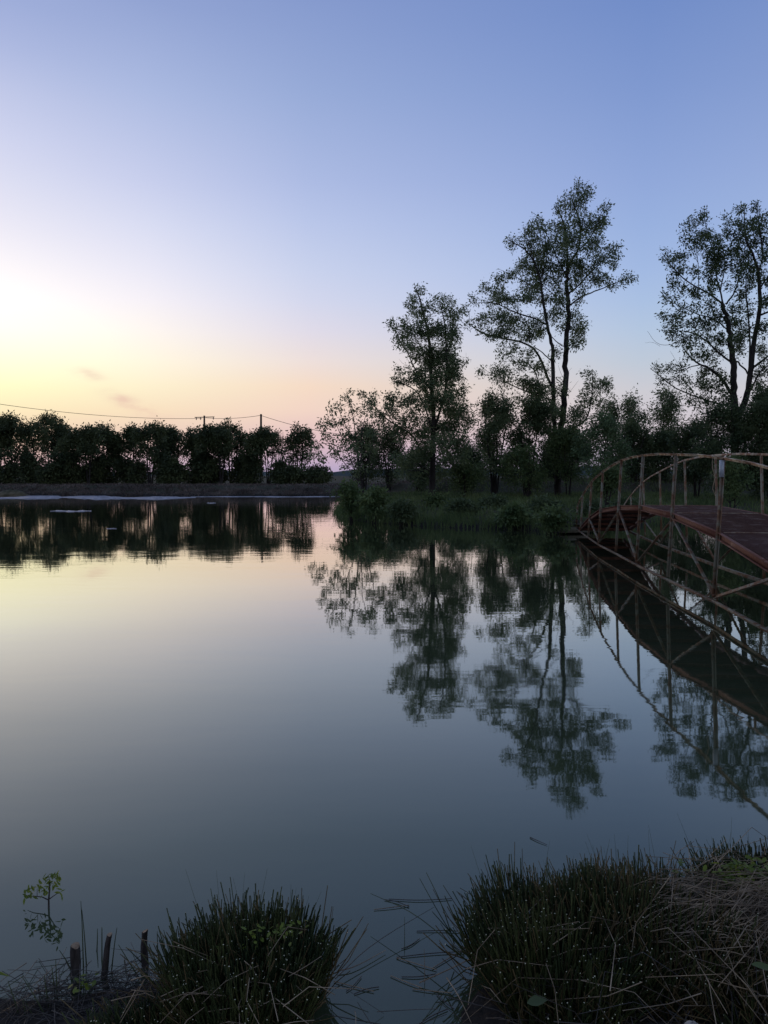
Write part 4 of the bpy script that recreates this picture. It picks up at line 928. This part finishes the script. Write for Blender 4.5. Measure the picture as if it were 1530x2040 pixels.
# upright reeds by the stumps
ur = [((166,1925),(164,1850),(161,1795)),((172,1922),(168,1860),(163,1812)),((203,1915),(203,1850),(203,1847)),((193,1895),(194,1870),(194,1850)),((222,1935),(228,1880),(233,1848)),((114,1990),(112,1940),(111,1912)),((110,1985),(106,1950),(103,1925)),((98,2010),(92,1975),(88,1942)),((95,2035),(70,1985),(44,1946)),((40,2030),(28,1990),(16,1955)),((143,1935),(130,1910),(118,1893)),((278,1950),(256,1915),(236,1882)),((290,1925),(270,1905),(251,1887)),((345,1930),(335,1890),(326,1852)),((316,1925),(314,1890),(313,1855)),((50,2035),(50,2010),(45,1992)),((70,2030),(55,2005),(48,1990))]
ulab = ['tallest upright reed, right behind the thickest stump', 'thinner twin of the tallest reed behind the thickest stump', 'straight reed just left of the slanting stump', 'short reed between the thickest and slanting stumps', 'reed leaning right beside the slanting stump', 'thick dark reed left of the thickest stump', 'thinner reed left of the thick dark reed', 'slim reed leaning left, third left of the thickest stump', 'long reed leaning strongly left near the lower left corner', 'bent reed nearest the bottom left corner', 'reed leaning left against the thickest stump', 'long reed leaning left in front of the upright narrow stump', 'second leaning reed at the foot of the upright narrow stump', 'reed at the left edge of the rounded clump', 'upright reed between the narrow stump and the rounded clump', 'short reed at the bottom edge left of the fringe', 'second short reed at the bottom edge near the corner litter']
for k, (a, b, c) in enumerate(ur):
    Dn_ = G(*a, 0)[1]
    pa = G(*a, 0); pb = P(b[0], b[1], Dn_ + .01); pc = P(c[0], c[1], Dn_ + .02)
    mb = MB(); p = smooth_poly([pa, pb, pc], 2); mb.tube(p, np.linspace(.0030, .0010, len(p)), 5)
    tag(mb.build('upright_reed', M['rush'], origin=tuple(pa)), ulab[k], 'reed', 'thin reeds by the stumps')
# stumps
def stump(label, bu, bv, tu, tv, rad, seed):
    r = np.random.default_rng(seed); b = G(bu, bv, 0); t = P(tu, tv, b[1] + .01); b2 = b - (t - b) * .6; ax = t - b2
    root = empty('stump', tuple(b), label, 'stump')
    mb = MB(); n = 9; k = 14; V = []; a = np.arange(k) * 2 * PI / k
    dd = norm(ax); A_ = norm(np.cross(dd, (0, 1, .1))); B_ = np.cross(dd, A_)
    lump_ = 1 + .10 * np.sin(a * 3 + seed) + .06 * r.normal(size=k)
    for i in range(n):
        f = i / (n - 1); c = b2 + ax * f + A_ * .003 * math.sin(f * 7 + seed); rr = rad * (1.18 - .25 * f + .05 * math.sin(f * 9 + seed)) * lump_ * (1 + .04 * r.normal(size=k))
        ring = c + rr[:, None] * (A_ * np.cos(a)[:, None] + B_ * np.sin(a)[:, None])
        if i == n - 1: ring = ring + dd * (np.cos(a + seed) * rad * .35)[:, None]
        V.append(ring)
    V = np.concatenate(V); i = np.arange(n - 1)[:, None] * k; j = np.arange(k)[None]; j2 = (j + 1) % k
    mb.add(V, np.stack([i + j, i + j2, i + k + j2, i + k + j], -1).reshape(-1, 4)); mb.build('bark', M['stumpbark'], root, smooth=True)
    mb = MB(); ring = V[-k:] + dd * .0006; c = ring.mean(0) + dd * .001; ring = c + (ring - c) * .98; mb.add(np.vstack([ring, c]), T=[(q, (q + 1) % k, k) for q in range(k)]); mb.build('cut_face', M['cutwood'], root)
stump('thickest cut stump, leftmost of three in the shallow water', 150, 1940, 152, 1884, .0185, 1)
stump('slanting thin cut stump, middle one of three in the water', 206, 1948, 219, 1862, .011, 2)
stump('upright narrow cut stump beside the left rush clump', 289, 1925, 288, 1855, .0125, 3)
# sapling in the water
def broadleaf(mb, p, d, n_, L, w, mi=0):
    d = norm(np.asarray(d, float)); n_ = norm(np.asarray(n_, float)); s_ = norm(np.cross(d, n_)); up = np.cross(s_, d)
    prof = [(0, .08), (.2, .7), (.45, 1), (.7, .75), (.9, .3), (1, .02)]; V = []
    for t, ww in prof:
        c = p + d * L * t - up * L * .25 * t * t
        V += [c + s_ * ww * w, c - up * .06 * L * ww, c - s_ * ww * w]
    Q = []
    for i in range(len(prof) - 1):
        for j in (0, 1): Q.append((3*i+j, 3*i+j+1, 3*i+3+j+1, 3*i+3+j))
    mb.add(V, Q, mi=mi)
b = G(97, 1809, 0); Dw = b[1]
root = empty('sapling', tuple(b), 'tiny green-leaved sapling standing alone in the water at left', 'sapling')
mb = MB()
def pw(u, v, dy=0): return P(u, v, Dw + dy)
mb.tube([b - (0, 0, .06), pw(97, 1793), pw(99, 1768), pw(98, 1750, .01)], [.0045, .004, .003, .0015], 6)
mb.tube([pw(97, 1793), pw(84, 1787, .02), pw(66, 1785, .03), pw(54, 1790, .03)], [.003, .0025, .002, .001], 5)
mb.tube([pw(97, 1792), pw(108, 1784, -.02), pw(117, 1778, -.02)], [.003, .002, .001], 5)
mb.tube([pw(74, 1786, .02), pw(74, 1770, .02)], [.0015, .001], 4)
mb.build('stem', M['stumpbark'], root)
mb = MB(); r = np.random.default_rng(12)
for (u, v, n_, s_) in ((112, 1744, 16, 9), (104, 1752, 10, 8), (88, 1760, 16, 10), (78, 1766, 10, 8), (60, 1775, 14, 9), (54, 1784, 8, 8), (88, 1776, 8, 7), (110, 1762, 8, 7), (122, 1778, 5, 5)):
    for _ in range(n_):
        c = pw(u + r.normal() * s_ * .6, v + r.normal() * s_ * .6, r.normal() * .015); broadleaf(mb, c, r.normal(size=3) + (0, 0, -.4), r.normal(size=3) * .6 + (0, 0, 1), .020 + .012 * r.random(), .0055)
mb.build('leaves', M['leaf_bright'], root)
# leafy weed at the right
def weed(label, c, sx_, sy_, sz_, n, L, m, seed, name='leafy_weed', cat='weed'):
    r = np.random.default_rng(seed); root = empty(name, tuple(c), label, cat); mb = MB(); sb = MB()
    for k in range(n):
        e = np.array(c) + (r.normal() * sx_, r.normal() * sy_, sz_ * (.55 + .5 * r.random())); bse = np.array(c) + (r.normal() * sx_ * .4, r.normal() * sy_ * .4, 0)
        sb.tube([bse, (bse + e) / 2 + (0, 0, .02), e], [.002, .0015, .001], 4)
        for _ in range(6): broadleaf(mb, e + r.normal(size=3) * (.02, .02, .01), r.normal(size=3) * (1, 1, .3), r.normal(size=3) * .35 + (0, 0, 1), L * (.6 + .7 * r.random()), L * .26)
    sb.build('stems', M['rush'], root); mb.build('leaves', M[m], root)
weed('bright green leafy weed in front of the rear rushes at right', (1.56, 3.12, .10), .11, .05, .25, 110, .034, 'leaf_bright', 3)
weed('small yellowish-green weed peeping from the left rush clump', (-.42, 2.84, .05), .08, .03, .22, 16, .026, 'leaf_bright', 4)
weed('tiny green weed at the mud edge below the stumps', (-1.17, 2.86, .02), .02, .01, .03, 3, .03, 'leaf_bright', 6)
def single_leaf(label, p, d, L, w, m):
    mb = MB(); broadleaf(mb, np.array(p), d, (0, -.3, 1), L, w); o = mb.build('broad_leaf', M[m], origin=tuple(p)); tag(o, label, 'leaf')
single_leaf('broad dark dock leaf low in the front of the right clump', P(1050, 1998, 2.35), (1, -.1, .45), .065, .019, 'leaf_dark')
single_leaf('pale green leaf near the right frame edge', P(1497, 1921, 2.5), (1, 0, -.05), .09, .016, 'leaf_shrub')
single_leaf('lone bright leaf poking in at the left frame edge', P(-40, 1932, 2.9), (1, 0, -.05), .115, .008, 'leaf_bright')
c = P(1380, 2044, 2.25); tag(lump('pebble', c - (0, 0, .02), .032, .025, .03, M['stone'], 41, nu=14, nv=6), 'pale rounded stone at the bottom edge of the right bank', 'stone')
